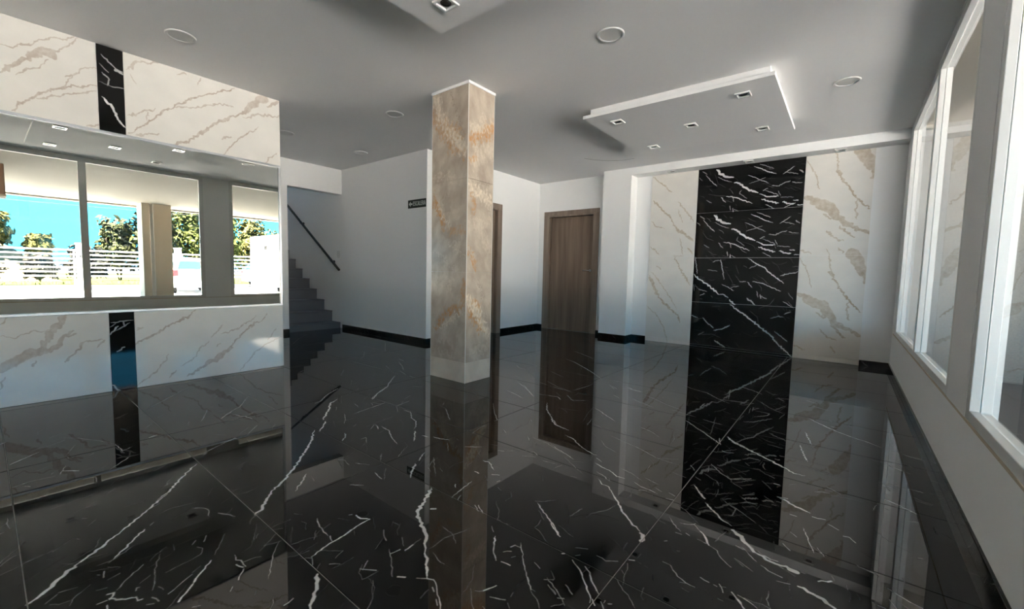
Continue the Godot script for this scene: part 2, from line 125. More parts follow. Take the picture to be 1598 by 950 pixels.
const LEFT_BLACK_VEINS := [
	[8,60,-629,2511,-704,2438,-754,2417], [8,60,-629,2384,-667,2346,-655,2297], [14,85,-623,2209,-675,2154,-702,2084,-751,2018], [6,50,-612,2314,-680,2299,-751,2310], [16,70,-704,2425,-744,2411], [6,50,-617,2443,-664,2397],
	[10,70,-599,438,-652,503], [8,50,-636,469,-721,525], [10,60,-640,307,-683,337], [8,50,-613,534,-743,545], [12,80,-601,52,-645,0], [8,50,-680,543,-689,507],
	[6,50,-606,500,-638,525],
]
const COLUMN_FRONT_CLOUDS := [
	[53,60,1,-3009,2527,-2949,2346,-2835,2230], [61,70,1,-2835,2230,-2739,2130,-2645,2024], [29,60,1,-2645,2024,-2618,1975], [47,50,0,-3021,2313,-2919,2209,-2820,2126,-2697,2024], [41,50,0,-2864,2310,-2740,2213,-2660,2126], [7,70,2,-2806,2544,-2757,2424,-2702,2313,-2675,2245,-2634,2121],
	[29,50,0,-2638,2005,-2630,1950], [27,40,0,-3022,2417,-3006,2310], [9,40,2,-2938,2557,-2928,2369], [28,70,0,-2997,1667,-2967,1548,-2893,1447,-2863,1359], [16,50,1,-2938,1594,-2879,1475,-2780,1365], [70,35,2,-2853,1616,-2824,1538],
	[59,30,2,-2863,1321,-2683,1276], [10,40,1,-2819,1233,-2681,1155,-2587,1089], [8,40,1,-2976,1168,-2802,1061,-2678,995], [10,30,2,-3005,1110,-2830,1031], [29,40,0,-2807,1347,-2684,1332,-2605,1320], [30,30,1,-2999,1812,-2733,1809],
	[38,70,0,-2986,448,-2896,558,-2769,623,-2661,663], [38,50,0,-2661,663,-2618,762,-2613,878], [18,60,1,-2944,452,-2814,520,-2721,583,-2616,634], [68,25,1,-2983,888,-2853,936], [68,35,2,-2975,301,-2762,261], [45,30,1,-2973,106,-2807,87,-2650,79],
	[33,30,1,-2819,806,-2758,917],
]
const COLUMN_SIDE_CLOUDS := [
	[61,70,0,-2655,2113,-2748,2155,-2845,2199,-2930,2268], [30,60,0,-2659,1934,-2712,1973], [41,35,1,-2653,2219,-2914,2311], [60,35,1,-2700,1916,-2921,2058], [18,40,1,-2654,2157,-2802,2215,-2914,2301], [69,70,1,-2664,1717,-2802,1666,-2904,1624],
	[25,50,0,-2666,1645,-2707,1577,-2695,1511], [25,60,0,-2650,1146,-2691,1092,-2734,1027], [49,30,1,-2739,1377,-2886,1197], [30,30,2,-2677,1738,-2900,1777], [39,30,1,-2657,1442,-2909,1461], [48,80,1,-2648,742,-2718,663,-2800,538,-2902,417],
	[33,70,0,-2657,656,-2737,543,-2852,445], [28,60,0,-2686,740,-2781,671], [8,60,2,-2759,932,-2810,802,-2864,623,-2900,508], [34,40,2,-2860,116,-2910,154], [44,30,1,-2696,274,-2889,294],
]


# ---------------------------------------------------------------- helpers

func numbered(called: String) -> String:
	if not taken.has(called):
		taken[called] = 0
		return called
	taken[called] += 1
	return "%s_%03d" % [called, taken[called]]

func thing(called: String, label: String, category: String, at := Vector3.ZERO, group := "") -> Node3D:
	var o := Node3D.new()
	o.name = numbered(called)
	add_child(o)
	o.position = at
	o.set_meta("label", label)
	o.set_meta("category", category)
	if group:
		o.set_meta("group", group)
	return o

func setting(called: String) -> Node3D:
	var o := Node3D.new()
	o.name = numbered(called)
	add_child(o)
	o.set_meta("kind", "structure")
	return o

func copy_of(o: Node3D, called: String, label: String, at: Vector3) -> Node3D:
	var c: Node3D = o.duplicate()
	c.name = numbered(called)
	add_child(c)
	c.position = at
	c.set_meta("label", label)
	return c

func part(called: String, mesh: Mesh, m: Material, parent: Node, at := Vector3.ZERO) -> MeshInstance3D:
	var o := MeshInstance3D.new()
	o.name = called
	o.mesh = mesh
	o.material_override = m
	o.position = at
	o.cast_shadow = GeometryInstance3D.SHADOW_CASTING_SETTING_ON
	parent.add_child(o, true)
	return o

func tri(st: SurfaceTool, a: Vector3, b: Vector3, c: Vector3, out: Vector3, uv := []) -> void:
	var n := (c - a).cross(b - a)
	if n.length_squared() < 1e-16:
		return
	n = n.normalized()
	var order := [a, b, c]
	if n.dot(out) < 0:
		order = [a, c, b]
		n = -n
	for p in order:
		st.set_normal(n)
		if uv:                                      # [axis u, from, to, axis v, from, to, offset]
			st.set_uv(Vector2((p[uv[0]] + uv[6][uv[0]] - uv[1]) / (uv[2] - uv[1]), (p[uv[3]] + uv[6][uv[3]] - uv[4]) / (uv[5] - uv[4])))
		st.add_vertex(p)

func quad(st: SurfaceTool, a: Vector3, b: Vector3, c: Vector3, d: Vector3, out: Vector3, uv := []) -> void:
	tri(st, a, b, c, out, uv)
	tri(st, a, c, d, out, uv)

func begin() -> SurfaceTool:
	var st := SurfaceTool.new()
	st.begin(Mesh.PRIMITIVE_TRIANGLES)
	return st

# a box with chamfered edges, added to a SurfaceTool
func add_box(st: SurfaceTool, lo: Vector3, hi: Vector3, bevel := 0.0, uv := []) -> void:
	var c := (lo + hi) / 2
	var h := (hi - lo) / 2
	var b: float = min(bevel, min(h.x, min(h.y, h.z)) * 0.45)
	for a in 3:
		var e := (a + 1) % 3
		var f := (a + 2) % 3
		for s in [-1.0, 1.0]:
			var out := Vector3.ZERO
			out[a] = s
			var q := []
			for k in [[-1, -1], [1, -1], [1, 1], [-1, 1]]:
				var p := c
				p[a] += s * h[a]
				p[e] += k[0] * (h[e] - b)
				p[f] += k[1] * (h[f] - b)
				q.append(p)
			quad(st, q[0], q[1], q[2], q[3], out, uv)
	if b <= 0.0:
		return
	for a in 3:                                     # the twelve edges
		var e := (a + 1) % 3
		var f := (a + 2) % 3
		for se in [-1.0, 1.0]:
			for sf in [-1.0, 1.0]:
				var q := []
				for k in [[-1, 0], [1, 0], [1, 1], [-1, 1]]:
					var p := c
					p[a] += k[0] * (h[a] - b)
					p[e] += se * (h[e] - (b if k[1] == 0 else 0.0))
					p[f] += sf * (h[f] - (0.0 if k[1] == 0 else b))
					q.append(p)
				var out := Vector3.ZERO
				out[e] = se
				out[f] = sf
				quad(st, q[0], q[1], q[2], q[3], out, uv)
	for sx in [-1.0, 1.0]:
		for sy in [-1.0, 1.0]:
			for sz in [-1.0, 1.0]:
				var s := Vector3(sx, sy, sz)
				var p0 := c + s * (h - Vector3(0, b, b))
				var p1 := c + s * (h - Vector3(b, 0, b))
				var p2 := c + s * (h - Vector3(b, b, 0))
				tri(st, p0, p1, p2, s, uv)

func box(called: String, lo: Vector3, hi: Vector3, m: Material, parent: Node, bevel := 0.0) -> MeshInstance3D:
	var size := (hi - lo).snapped(Vector3.ONE * 0.0005)
	var key := "%s %s" % [size, bevel]
	if not boxes.has(key):
		var st := begin()
		add_box(st, -(hi - lo) / 2, (hi - lo) / 2, bevel)
		boxes[key] = st.commit()
	return part(called, boxes[key], m, parent, (lo + hi) / 2)

# several boxes as one continuous mesh, such as a wall round its openings
func joined(called: String, list: Array, m: Material, parent: Node, bevel := 0.0) -> MeshInstance3D:
	var st := begin()
	for b in list:
		add_box(st, b[0], b[1], bevel)
	return part(called, st.commit(), m, parent)

func wall(called: String, list: Array, m: Material) -> Node3D:
	var w := joined(called, list, m, self)
	w.name = numbered(called)
	w.set_meta("kind", "structure")
	return w

# a slab whose printed face is laid out over a stretch of wall or floor: axes u and v, and what part of the texture they span
func slab(called: String, lo: Vector3, hi: Vector3, m: Material, parent: Node, u: int, u0: float, u1: float, v: int, v0: float, v1: float, bevel := 0.0015) -> MeshInstance3D:
	var mid := (lo + hi) / 2
	var st := begin()
	add_box(st, lo - mid, hi - mid, bevel, [u, u0, u1, v, v0, v1, mid])
	return part(called, st.commit(), m, parent, mid)

func add_tube(st: SurfaceTool, path: Array, r: float, sides := 10) -> void:
	var rings := []
	for i in path.size():
		var p: Vector3 = path[i]
		var d: Vector3 = (path[min(i + 1, path.size() - 1)] - path[max(i - 1, 0)]).normalized()
		var x := d.cross(Vector3.UP if abs(d.y) < 0.9 else Vector3.RIGHT).normalized()
		var y := d.cross(x).normalized()
		var ring := []
		for k in sides:
			var a := TAU * k / sides
			ring.append([p + (x * cos(a) + y * sin(a)) * r, x * cos(a) + y * sin(a)])
		rings.append(ring)
	for i in rings.size() - 1:
		for k in sides:
			var j := (k + 1) % sides
			for c in [[rings[i][k], rings[i + 1][j], rings[i + 1][k]], [rings[i][k], rings[i][j], rings[i + 1][j]]]:
				var n: Vector3 = (c[2][0] - c[0][0]).cross(c[1][0] - c[0][0])
				var o: Array = c if n.dot(c[0][1]) > 0 else [c[0], c[2], c[1]]
				for q in o:
					st.set_normal(q[1])
					st.add_vertex(q[0])
	for e in [0, rings.size() - 1]:
		var out: Vector3 = path[e] - path[1 if e == 0 else e - 1]
		for k in range(1, sides - 1):
			tri(st, rings[e][0][0], rings[e][k][0], rings[e][k + 1][0], out)

# a profile of (radius, height) turned about the y axis
func lathe(profile: Array, sides := 32) -> ArrayMesh:
	var st := begin()
	for i in profile.size() - 1:
		var a: Vector2 = profile[i]
		var b: Vector2 = profile[i + 1]
		var n2 := Vector2(b.y - a.y, a.x - b.x).normalized()
		for k in sides:
			var t0 := TAU * k / sides
			var t1 := TAU * (k + 1) / sides
			var d0 := Vector3(cos(t0), 0, sin(t0))
			var d1 := Vector3(cos(t1), 0, sin(t1))
			var out := (d0 + d1) * n2.x * 0.5 + Vector3.UP * n2.y
			quad(st, d0 * a.x + Vector3.UP * a.y, d1 * a.x + Vector3.UP * a.y, d1 * b.x + Vector3.UP * b.y, d0 * b.x + Vector3.UP * b.y, out)
	return st.commit()

# a flat ring of square or other bars: outer half sizes, bar width, thickness downwards
func square_ring(half: float, bar: float, thick: float) -> ArrayMesh:
	var st := begin()
	add_box(st, Vector3(-half, -thick, -half), Vector3(half, 0, -half + bar), 0.002)
	add_box(st, Vector3(-half, -thick, half - bar), Vector3(half, 0, half), 0.002)
	add_box(st, Vector3(-half, -thick, -half + bar), Vector3(-half + bar, 0, half - bar), 0.002)
	add_box(st, Vector3(half - bar, -thick, -half + bar), Vector3(half, 0, half - bar), 0.002)
	return st.commit()

func plain(called: String, c: Color, rough := 0.85, shine := 0.4, metal := 0.0) -> StandardMaterial3D:
	var m := StandardMaterial3D.new()
	m.resource_name = called
	m.albedo_color = c
	m.roughness = rough
	m.metallic_specular = shine
	m.metallic = metal
	M[called] = m
	return m

func printed(called: String, im: Image, rough: float, shine := 0.5) -> StandardMaterial3D:
	var m := plain(called, Color.WHITE, rough, shine)
	m.albedo_texture = ImageTexture.create_from_image(im)
	return m

# ---------------------------------------------------------------- stone prints

# paints polylines (in millimetres) into a sheet of coverage bytes; the sheet spans u0..u1 and v0..v1 in metres
func paint(sheet: PackedByteArray, w: int, h: int, u0: float, u1: float, v0: float, v1: float, veins: Array, soft := 0.0, first := 2, only := -1, wobble := 0.5, shift := Vector2.ZERO, broader := 1.0) -> PackedByteArray:
	var sx := w / (u1 - u0)
	var sy := h / (v1 - v0)
	var mm: float = 1.0 / min(abs(sx), abs(sy))
	var r := RandomNumberGenerator.new()
	r.seed = 77
	for vein in veins:
		if only >= 0 and vein[2] != only:
			continue
		var wide: float = vein[0] * 0.001 * broader
		var strength: float = vein[1] * 2.55
		var pts := []
		for i in range(first, vein.size() - 1, 2):
			pts.append(Vector2(vein[i], vein[i + 1]) * 0.001 + shift)
		var fine := [pts[0]]
		for i in pts.size() - 1:
			var a: Vector2 = pts[i]
			var b: Vector2 = pts[i + 1]
			var n: int = clampi(int(a.distance_to(b) / max(0.012, wide * 0.8)), 1, 40)
			var side: Vector2 = (b - a).orthogonal().normalized()
			for k in range(1, n + 1):
				var p: Vector2 = a.lerp(b, float(k) / n)
				if k < n:
					p += side * r.randf_range(-1, 1) * wobble * max(wide, 0.005)
				fine.append(p)
		var total := fine.size() - 1
		for i in total:
			var a: Vector2 = fine[i]
			var b: Vector2 = fine[i + 1]
			var taper: float = min(1.0, 0.35 + 2.2 * min(i + 0.5, total - i - 0.5) / max(1.0, total * 0.5))
			var half: float = wide * 0.5 * taper * r.randf_range(0.7, 1.25)
			var edge: float = max(mm, wide * soft)
			var reach := half + edge
			var x0 := int((min(a.x, b.x) - reach - u0) * sx) if sx > 0 else int((max(a.x, b.x) + reach - u0) * sx)
			var x1 := int((max(a.x, b.x) + reach - u0) * sx) + 1 if sx > 0 else int((min(a.x, b.x) - reach - u0) * sx) + 1
			var y0 := int((min(a.y, b.y) - reach - v0) * sy) if sy > 0 else int((max(a.y, b.y) + reach - v0) * sy)
			var y1 := int((max(a.y, b.y) + reach - v0) * sy) + 1 if sy > 0 else int((min(a.y, b.y) - reach - v0) * sy) + 1
			var along := b - a
			var long2: float = max(along.length_squared(), 1e-12)
			for y in range(max(y0, 0), min(y1, h - 1) + 1):
				for x in range(max(x0, 0), min(x1, w - 1) + 1):
					var p := Vector2((x + 0.5) / sx + u0, (y + 0.5) / sy + v0)
					var t: float = clamp((p - a).dot(along) / long2, 0.0, 1.0)
					var d := p.distance_to(a + along * t)
					var cover: float = clamp((half - d) / edge + 0.5, 0.0, 1.0)
					var value := int(cover * strength)
					if value > sheet[y * w + x]:
						sheet[y * w + x] = value
	return sheet

func blank(w: int, h: int) -> PackedByteArray:
	var a := PackedByteArray()
	a.resize(w * h)
	return a

# short hair veins scattered over a sheet, in the form that paint() takes
func hairs(count: int, u0: float, u1: float, v0: float, v1: float, lean: float, number: int) -> Array:
	var r := RandomNumberGenerator.new()
	r.seed = number
	var out := []
	for i in count:
		var p := Vector2(r.randf_range(u0, u1), r.randf_range(v0, v1))
		var a := lean + r.randfn(0, 0.5)
		var l := r.randf_range(0.015, 0.09) * (2.2 if r.randf() < 0.15 else 1.0)
		var q := p + Vector2.from_angle(a) * l
		var s := q + Vector2.from_angle(a + r.randf_range(-0.7, 0.7)) * l * r.randf()
		out.append([r.randi_range(1, 3), r.randi_range(14, 58), int(p.x * 1000), int(p.y * 1000), int(q.x * 1000), int(q.y * 1000), int(s.x * 1000), int(s.y * 1000)])
	return out

func black_stone(sheet: PackedByteArray, w: int, h: int) -> Image:
	var tone := PackedByteArray()
	for i in 256:
		tone.append(15 + int(218 * pow(i / 255.0, 0.7)))
	var out := PackedByteArray()
	out.resize(w * h)
	for i in w * h:
		out[i] = tone[sheet[i]]
	return Image.create_from_data(w, h, false, Image.FORMAT_L8, out)

func white_stone(sheet: PackedByteArray, w: int, h: int, vein: Color, number: int) -> Image:
	var n := FastNoiseLite.new()
	n.seed = number
	n.frequency = 0.006
	n.fractal_octaves = 4
	var f := FastNoiseLite.new()
	f.seed = number + 50
	f.frequency = 0.045
	f.fractal_octaves = 3
	var out := PackedByteArray()
	out.resize(w * h * 3)
	for y in h:
		for x in w:
			var wx := clampi(x + int(f.get_noise_2d(x * 0.5 + 300, y * 0.5) * 8.0), 0, w - 1)
			var wy := clampi(y + int(f.get_noise_2d(x * 0.5, y * 0.5 + 700) * 8.0), 0, h - 1)
			var c: float = sheet[wy * w + wx] / 255.0
			var rim := 4.0 * c * maxf(0.0, 0.5 - c)
			var cloud := n.get_noise_2d(x, y * 1.5) * 0.5 + 0.5
			var grain := f.get_noise_2d(x, y) * 0.5 + 0.5
			c = c * clampf(0.3 + 1.0 * grain, 0.2, 1.0) * (0.6 + 0.55 * cloud) + rim * 0.5
			var base: float = 1.0 - 0.05 * cloud
			var k := (y * w + x) * 3
			out[k] = int(lerpf(236 * base, vein.r8, c))
			out[k + 1] = int(lerpf(232 * base, vein.g8, c))
			out[k + 2] = int(lerpf(225 * base, vein.b8, c))
	return Image.create_from_data(w, h, false, Image.FORMAT_RGB8, out)

func onyx(w: int, h: int, u0: float, u1: float, clouds: Array, number: int, paler := 0) -> Image:
	var sheets := []
	var broad := []
	for v in clouds:
		var q: Array = v.duplicate()
		if q[2] < 2:
			q[0] = int(q[0] * 1.6)
		broad.append(q)
	for k in 3:
		sheets.append(paint(blank(w, h), w, h, u0, u1, HIGH, 0.0, broad, 0.5 if k < 2 else 0.3, 3, k, 0.6))
	var n := FastNoiseLite.new()
	n.seed = number
	n.frequency = 0.012
	n.fractal_octaves = 5
	n.domain_warp_enabled = true
	n.domain_warp_amplitude = 40
	n.domain_warp_frequency = 0.01
	var f := FastNoiseLite.new()
	f.seed = number + 9
	f.frequency = 0.045
	f.fractal_octaves = 5
	var out := PackedByteArray()
	out.resize(w * h * 3)
	var rust := Color8(186, 138, 94)
	var cream := Color8(226, 211, 190)
	var dark := Color8(132, 118, 106)
	for y in h:
		for x in w:
			var a := n.get_noise_2d(x + y * 0.35, y) * 0.5 + 0.5
			var b := f.get_noise_2d(x, y) * 0.5 + 0.5
			var c := Color8(162 + paler, 146 + paler, 130 + paler).lerp(Color8(203 + paler, 190 + paler, 174 + paler), a)
			var wx := clampi(x + int(f.get_noise_2d(x + 300, y) * 26.0), 0, w - 1)
			var wy := clampi(y + int(f.get_noise_2d(x, y + 700) * 30.0), 0, h - 1)
			var i := wy * w + wx
			var curd: float = clamp(b * 1.9 - 0.35, 0.15, 1.0)
			c = c.lerp(dark, sheets[2][i] / 255.0 * (0.5 + 0.5 * a))
			c = c.lerp(rust, minf(1.0, sheets[0][i] / 255.0 * 1.45) * curd)
			c = c.lerp(cream, minf(1.0, sheets[1][i] / 255.0 * 1.5) * (1.1 - curd * 0.8))
			i = (y * w + x) * 3
			out[i] = c.r8
			out[i + 1] = c.g8
			out[i + 2] = c.b8
	return Image.create_from_data(w, h, false, Image.FORMAT_RGB8, out)

func wood(w: int, h: int) -> Image:
	var n := FastNoiseLite.new()
	n.seed = 31
	n.frequency = 0.03
	n.fractal_octaves = 4
	var f := FastNoiseLite.new()
	f.seed = 32
	f.frequency = 0.15
	var out := PackedByteArray()
	out.resize(w * h * 3)
	for y in h:
		for x in w:
			var a := n.get_noise_2d(x + 1.5 * sin(y * 0.013), y * 0.03) * 0.5 + 0.5
			var b := f.get_noise_2d(x, y * 0.015) * 0.5 + 0.5
			var c := Color8(112, 97, 85).lerp(Color8(160, 144, 129), clamp(a * 0.9 + b * 0.35 - 0.15, 0, 1))
			var i := (y * w + x) * 3
			out[i] = c.r8
			out[i + 1] = c.g8
			out[i + 2] = c.b8
	return Image.create_from_data(w, h, false, Image.FORMAT_RGB8, out)

func speckle(w: int, a: Color, b: Color, frequency: float, number: int) -> Image:
	var n := FastNoiseLite.new()
	n.seed = number
	n.frequency = frequency
	n.fractal_octaves = 4
	var im := Image.create(w, w, false, Image.FORMAT_RGB8)
	for y in w:
		for x in w:
			im.set_pixel(x, y, a.lerp(b, clamp(n.get_noise_2d(x, y) * 0.9 + 0.5, 0, 1)))
	return im

func make_materials() -> void:
	plain("white_paint", Color8(239, 239, 238), 0.9, 0.3)
	plain("ceiling_paint", Color8(237, 236, 235), 0.95, 0.25)
	plain("panel_board", Color8(239, 238, 237), 0.9, 0.3)
	plain("grout", Color8(150, 149, 145), 0.9, 0.2)
	plain("pale_grout", Color8(196, 190, 180), 0.9, 0.2)
	plain("window_white", Color8(220, 220, 218), 0.35, 0.5)
	plain("chrome", Color8(205, 205, 205), 0.22, 0.5, 1.0)
	plain("strip_metal", Color8(226, 222, 214), 0.3, 0.6)
	plain("spot_metal", Color8(236, 236, 234), 0.08, 0.68)
	plain("aluminium", Color8(190, 192, 196), 0.3, 0.5, 1.0)
	plain("black_metal", Color8(24, 24, 26), 0.45, 0.5)
	plain("stair_grey", Color8(112, 114, 120), 0.7, 0.4)
	plain("dark_lens", Color8(14, 14, 14), 0.3, 0.5)
	plain("diffuser", Color8(214, 213, 210), 0.6, 0.4)
	plain("sign_green", Color8(18, 34, 28), 0.5, 0.5)
	plain("sign_white", Color8(196, 204, 200), 0.6, 0.4)
	plain("rubber", Color8(20, 20, 21), 0.8, 0.3)
	plain("caulk", Color8(198, 186, 166), 0.9, 0.2)
	var g := plain("glass", Color(1, 1, 1, 0.03), 0.0, 0.5)
	g.transparency = BaseMaterial3D.TRANSPARENCY_ALPHA
	plain("mirror", Color8(218, 220, 213), 0.0, 0.5, 1.0)
	# black marble of the floor: the near half is printed finer
	var w := 2048
	var h := 1228
	var sheet := paint(blank(w, h), w, h, -4.4, 0.6, 0.555, -2.445, FLOOR_VEINS, 0.0, 2, -1, 0.5, Vector2.ZERO, 1.15)
	sheet = paint(sheet, w, h, -4.4, 0.6, 0.555, -2.445, hairs(760, -4.4, 0.6, -2.445, 0.555, 0.9, 3))
	printed("floor_near", black_stone(sheet, w, h), 0.008, FLOOR_SHINE)
	h = 1640
	sheet = paint(blank(w, h), w, h, -6.7, 0.6, -2.445, -6.445, FLOOR_VEINS, 0.0, 2, -1, 0.5, Vector2.ZERO, 1.35)
	sheet = paint(sheet, w, h, -6.7, 0.6, -2.445, -6.445, hairs(1700, -6.7, 0.6, -6.445, -2.445, 0.5, 4))
	printed("floor_far", black_stone(sheet, w, h), 0.008, FLOOR_SHINE)
	# black slabs of the feature wall; the second print repeats the first
	w = 1024
	h = 2048
	sheet = paint(blank(w, h), w, h, -1.728, -0.489, 2.474, 0.0, BACK_BLACK_VEINS)
	var repeated := []
	for v in BACK_BLACK_VEINS:
		if v[3] > 1885:
			repeated.append(v)
	sheet = paint(sheet, w, h, -1.728, -0.489, 2.474, 0.0, repeated, 0.0, 2, -1, 0.5, Vector2(0, -0.612))
	sheet = paint(sheet, w, h, -1.728, -0.489, 2.474, 0.0, hairs(170, -1.728, -0.489, 0.0, 2.474, -0.4, 6))
	printed("feature_black", black_stone(sheet, w, h), 0.06, 0.45)
	# white slabs of the feature wall
	w = 1024
	h = 1024
	sheet = paint(blank(w, h), w, h, -2.384, 0.156, 2.474, 0.0, BACK_WHITE_VEINS, 0.12)
	repeated = []
	for v in BACK_WHITE_VEINS:
		if v[2] > -489 and v[3] > 1285:
			repeated.append(v)
	sheet = paint(sheet, w, h, -2.384, 0.156, 2.474, 0.0, repeated, 0.12, 2, -1, 0.5, Vector2(0, -1.18))
	printed("feature_white", white_stone(sheet, w, h, Color8(160, 136, 104), 11), 0.28, 0.45)
	# slabs round the mirror
	w = 1024
	h = 1024
	sheet = paint(blank(w, h), w, h, 0.2, -1.871, HIGH, 0.0, LEFT_WHITE_VEINS, 0.12)
	printed("mirror_wall_white", white_stone(sheet, w, h, Color8(160, 138, 120), 12), 0.06, 0.5)
	w = 128
	sheet = paint(blank(w, h), w, h, -0.602, -0.748, HIGH, 0.0, LEFT_BLACK_VEINS)
	printed("mirror_wall_black", black_stone(sheet, w, h), 0.05, 0.5)
	# column
	printed("onyx_front", onyx(256, 1024, -3.041, -2.582, COLUMN_FRONT_CLOUDS, 21), 0.18, 0.45)
	printed("onyx_side", onyx(192, 1024, -2.949, -2.617, COLUMN_SIDE_CLOUDS, 22), 0.18, 0.45)
	printed("onyx_base", onyx(128, 512, -3.041, -2.582, [], 23, 26), 0.18, 0.45)
	# baseboards
	w = 512
	sheet = paint(blank(w, w), w, w, 0.0, 1.0, 0.0, 1.0, hairs(120, 0, 1, 0, 1, 0.6, 8))
	var bb := printed("baseboard_stone", black_stone(sheet, w, w), 0.06, 0.5)
	bb.uv1_triplanar = true
	bb.uv1_world_triplanar = true
	var wd := printed("oak_pale", wood(256, 1024), 0.6, 0.35)
	wd.uv1_triplanar = true
	wd.uv1_world_triplanar = true
	wd.uv1_scale = Vector3(1.1, 0.5, 1.1)
	wd = printed("oak_grey", wood(256, 1024), 0.6, 0.35)
	wd.albedo_color = Color8(236, 230, 224)
	wd.uv1_triplanar = true
	wd.uv1_world_triplanar = true
	wd.uv1_scale = Vector3(1.1, 0.5, 1.1)
	# outdoors
	var c := printed("concrete", speckle(256, Color8(182, 181, 179), Color8(200, 199, 196), 0.05, 41), 0.9, 0.3)
	c.uv1_triplanar = true
	c.uv1_world_triplanar = true
	c.uv1_scale = Vector3.ONE * 0.4
	c = printed("asphalt", speckle(256, Color8(50, 50, 51), Color8(68, 68, 67), 0.12, 42), 0.9, 0.3)
	c.uv1_triplanar = true
	c.uv1_world_triplanar = true
	c = printed("turf", speckle(256, Color8(54, 60, 26), Color8(80, 80, 42), 0.06, 43), 0.95, 0.2)
	c.uv1_triplanar = true
	c.uv1_world_triplanar = true
	c.uv1_scale = Vector3.ONE * 0.3
	c = printed("sand", speckle(256, Color8(96, 84, 62), Color8(122, 108, 82), 0.03, 44), 0.95, 0.2)
	c.uv1_triplanar = true
	c.uv1_world_triplanar = true
	c.uv1_scale = Vector3.ONE * 0.15
	c = printed("raw_plaster", speckle(256, Color8(128, 126, 121), Color8(150, 148, 142), 0.2, 45), 0.95, 0.2)
	c.uv1_triplanar = true
	c.uv1_world_triplanar = true
	c.uv1_scale = Vector3.ONE * 0.8
	plain("porch_pale", Color8(190, 183, 170), 0.9, 0.3)
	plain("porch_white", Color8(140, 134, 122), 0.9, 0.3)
	plain("porch_tile", Color8(104, 102, 99), 0.6, 0.4)
	plain("porch_tan", Color8(176, 160, 138), 0.8, 0.3)
	plain("porch_brown", Color8(128, 98, 78), 0.7, 0.3)
	plain("boundary_white", Color8(226, 222, 214), 0.9, 0.3)
	plain("fence_white", Color8(236, 234, 228), 0.6, 0.4)
	plain("car_white", Color8(232, 233, 234), 0.25, 0.6)
	plain("car_blue", Color8(150, 178, 200), 0.25, 0.6)
	plain("car_glass", Color8(38, 52, 60), 0.08, 0.6)
	plain("tail_red", Color8(196, 40, 44), 0.2, 0.6)
	plain("bark", Color8(96, 82, 66), 0.9, 0.2)
	var leaf := plain("leaf", Color.WHITE, 0.8, 0.25)
	leaf.vertex_color_use_as_albedo = true
	leaf.cull_mode = BaseMaterial3D.CULL_DISABLED
	leaf.backlight_enabled = true
	leaf.backlight = Color(0.25, 0.25, 0.12)

# ---------------------------------------------------------------- the scene

const FLOOR_SHINE := 0.47

func _ready() -> void:
	rng.seed = 2024
	# camera
	var cam := Camera3D.new()
	cam.name = "camera"
	cam.fov = 71.538
	cam.near = 0.05
	cam.far = 300.0
	cam.transform = Transform3D(Basis(Vector3(0.782778, 0.022526, -0.621894), Vector3(-0.063863, 0.996976, -0.044273), Vector3(0.619016, 0.074371, 0.781849)).orthonormalized(), Vector3(0, 0.9817, 0))
	add_child(cam)
	# sky and exposure
	var sky_look := ProceduralSkyMaterial.new()
	sky_look.sky_top_color = Color(0.18, 0.46, 0.76)
	sky_look.sky_horizon_color = Color(0.31, 0.72, 0.88)
	sky_look.sky_curve = 0.5
	sky_look.ground_bottom_color = Color(0.55, 0.52, 0.47)
	sky_look.ground_horizon_color = Color(0.52, 0.52, 0.60)
	sky_look.sky_energy_multiplier = 1.0
	var sky := Sky.new()
	sky.sky_material = sky_look
	var env := Environment.new()
	env.background_mode = Environment.BG_SKY
	env.sky = sky
	env.background_energy_multiplier = 1.08
	env.tonemap_mode = Environment.TONE_MAPPER_LINEAR
	env.tonemap_exposure = 6.7
	env.sdfgi_enabled = true
	env.ssao_enabled = true
	env.ssil_enabled = true
	var world := WorldEnvironment.new()
	world.name = "world"
	world.environment = env
	add_child(world)
	# the sun stands high behind the building
	var sun := DirectionalLight3D.new()
	sun.name = "sun"
	sun.light_color = Color(1.0, 0.98, 0.955)
	sun.light_energy = 9.5
	sun.light_angular_distance = 0.6
	sun.shadow_enabled = true
	add_child(sun)
	sun.look_at_from_position(Vector3.ZERO, Vector3(0.16, -1.0, -0.42), Vector3.UP)

	make_materials()
	build_floor()
	build_walls()
	build_windows()
	build_mirror_wall()
	build_feature_wall()
	build_doors()
	build_baseboards()
	build_stairs()
	build_column()
	build_ceiling_panels()
	build_lights()
	build_sign()
	build_outdoors()

func build_floor() -> void:
	var floor_node := setting("floor")
	box("screed", Vector3(-10.0, -0.2, -6.55), Vector3(0.52, -0.0025, NEAR_END + 0.2), M.grout, floor_node)
	var joint := 0.0016
	var zs := []
	var z := -6.645 + 0.6
	zs.append(-6.33)
	while z < NEAR_END:
		zs.append(z)
		z += 0.6
	zs.append(NEAR_END)
	var xs := [-6.62, -5.54, -4.29, -3.04, -1.79, -0.54, RIGHT]
	for i in xs.size() - 1:
		for k in zs.size() - 1:
			if xs[i + 1] < -4.3 and zs[k] > -1.87:
				continue
			if xs[i + 1] < -4.3 and zs[k + 1] < SIGN:
				continue
			var lo := Vector3(xs[i] + joint, -0.012, zs[k] + joint)
			var hi := Vector3(xs[i + 1] - joint, 0.0, zs[k + 1] - joint)
			if zs[k] < -2.5:
				slab("tile", lo, hi, M.floor_far, floor_node, 0, -6.7, 0.6, 2, -2.445, -6.445, 0.001)
			else:
				slab("tile", lo, hi, M.floor_near, floor_node, 0, -4.4, 0.6, 2, 0.555, -2.445, 0.001)

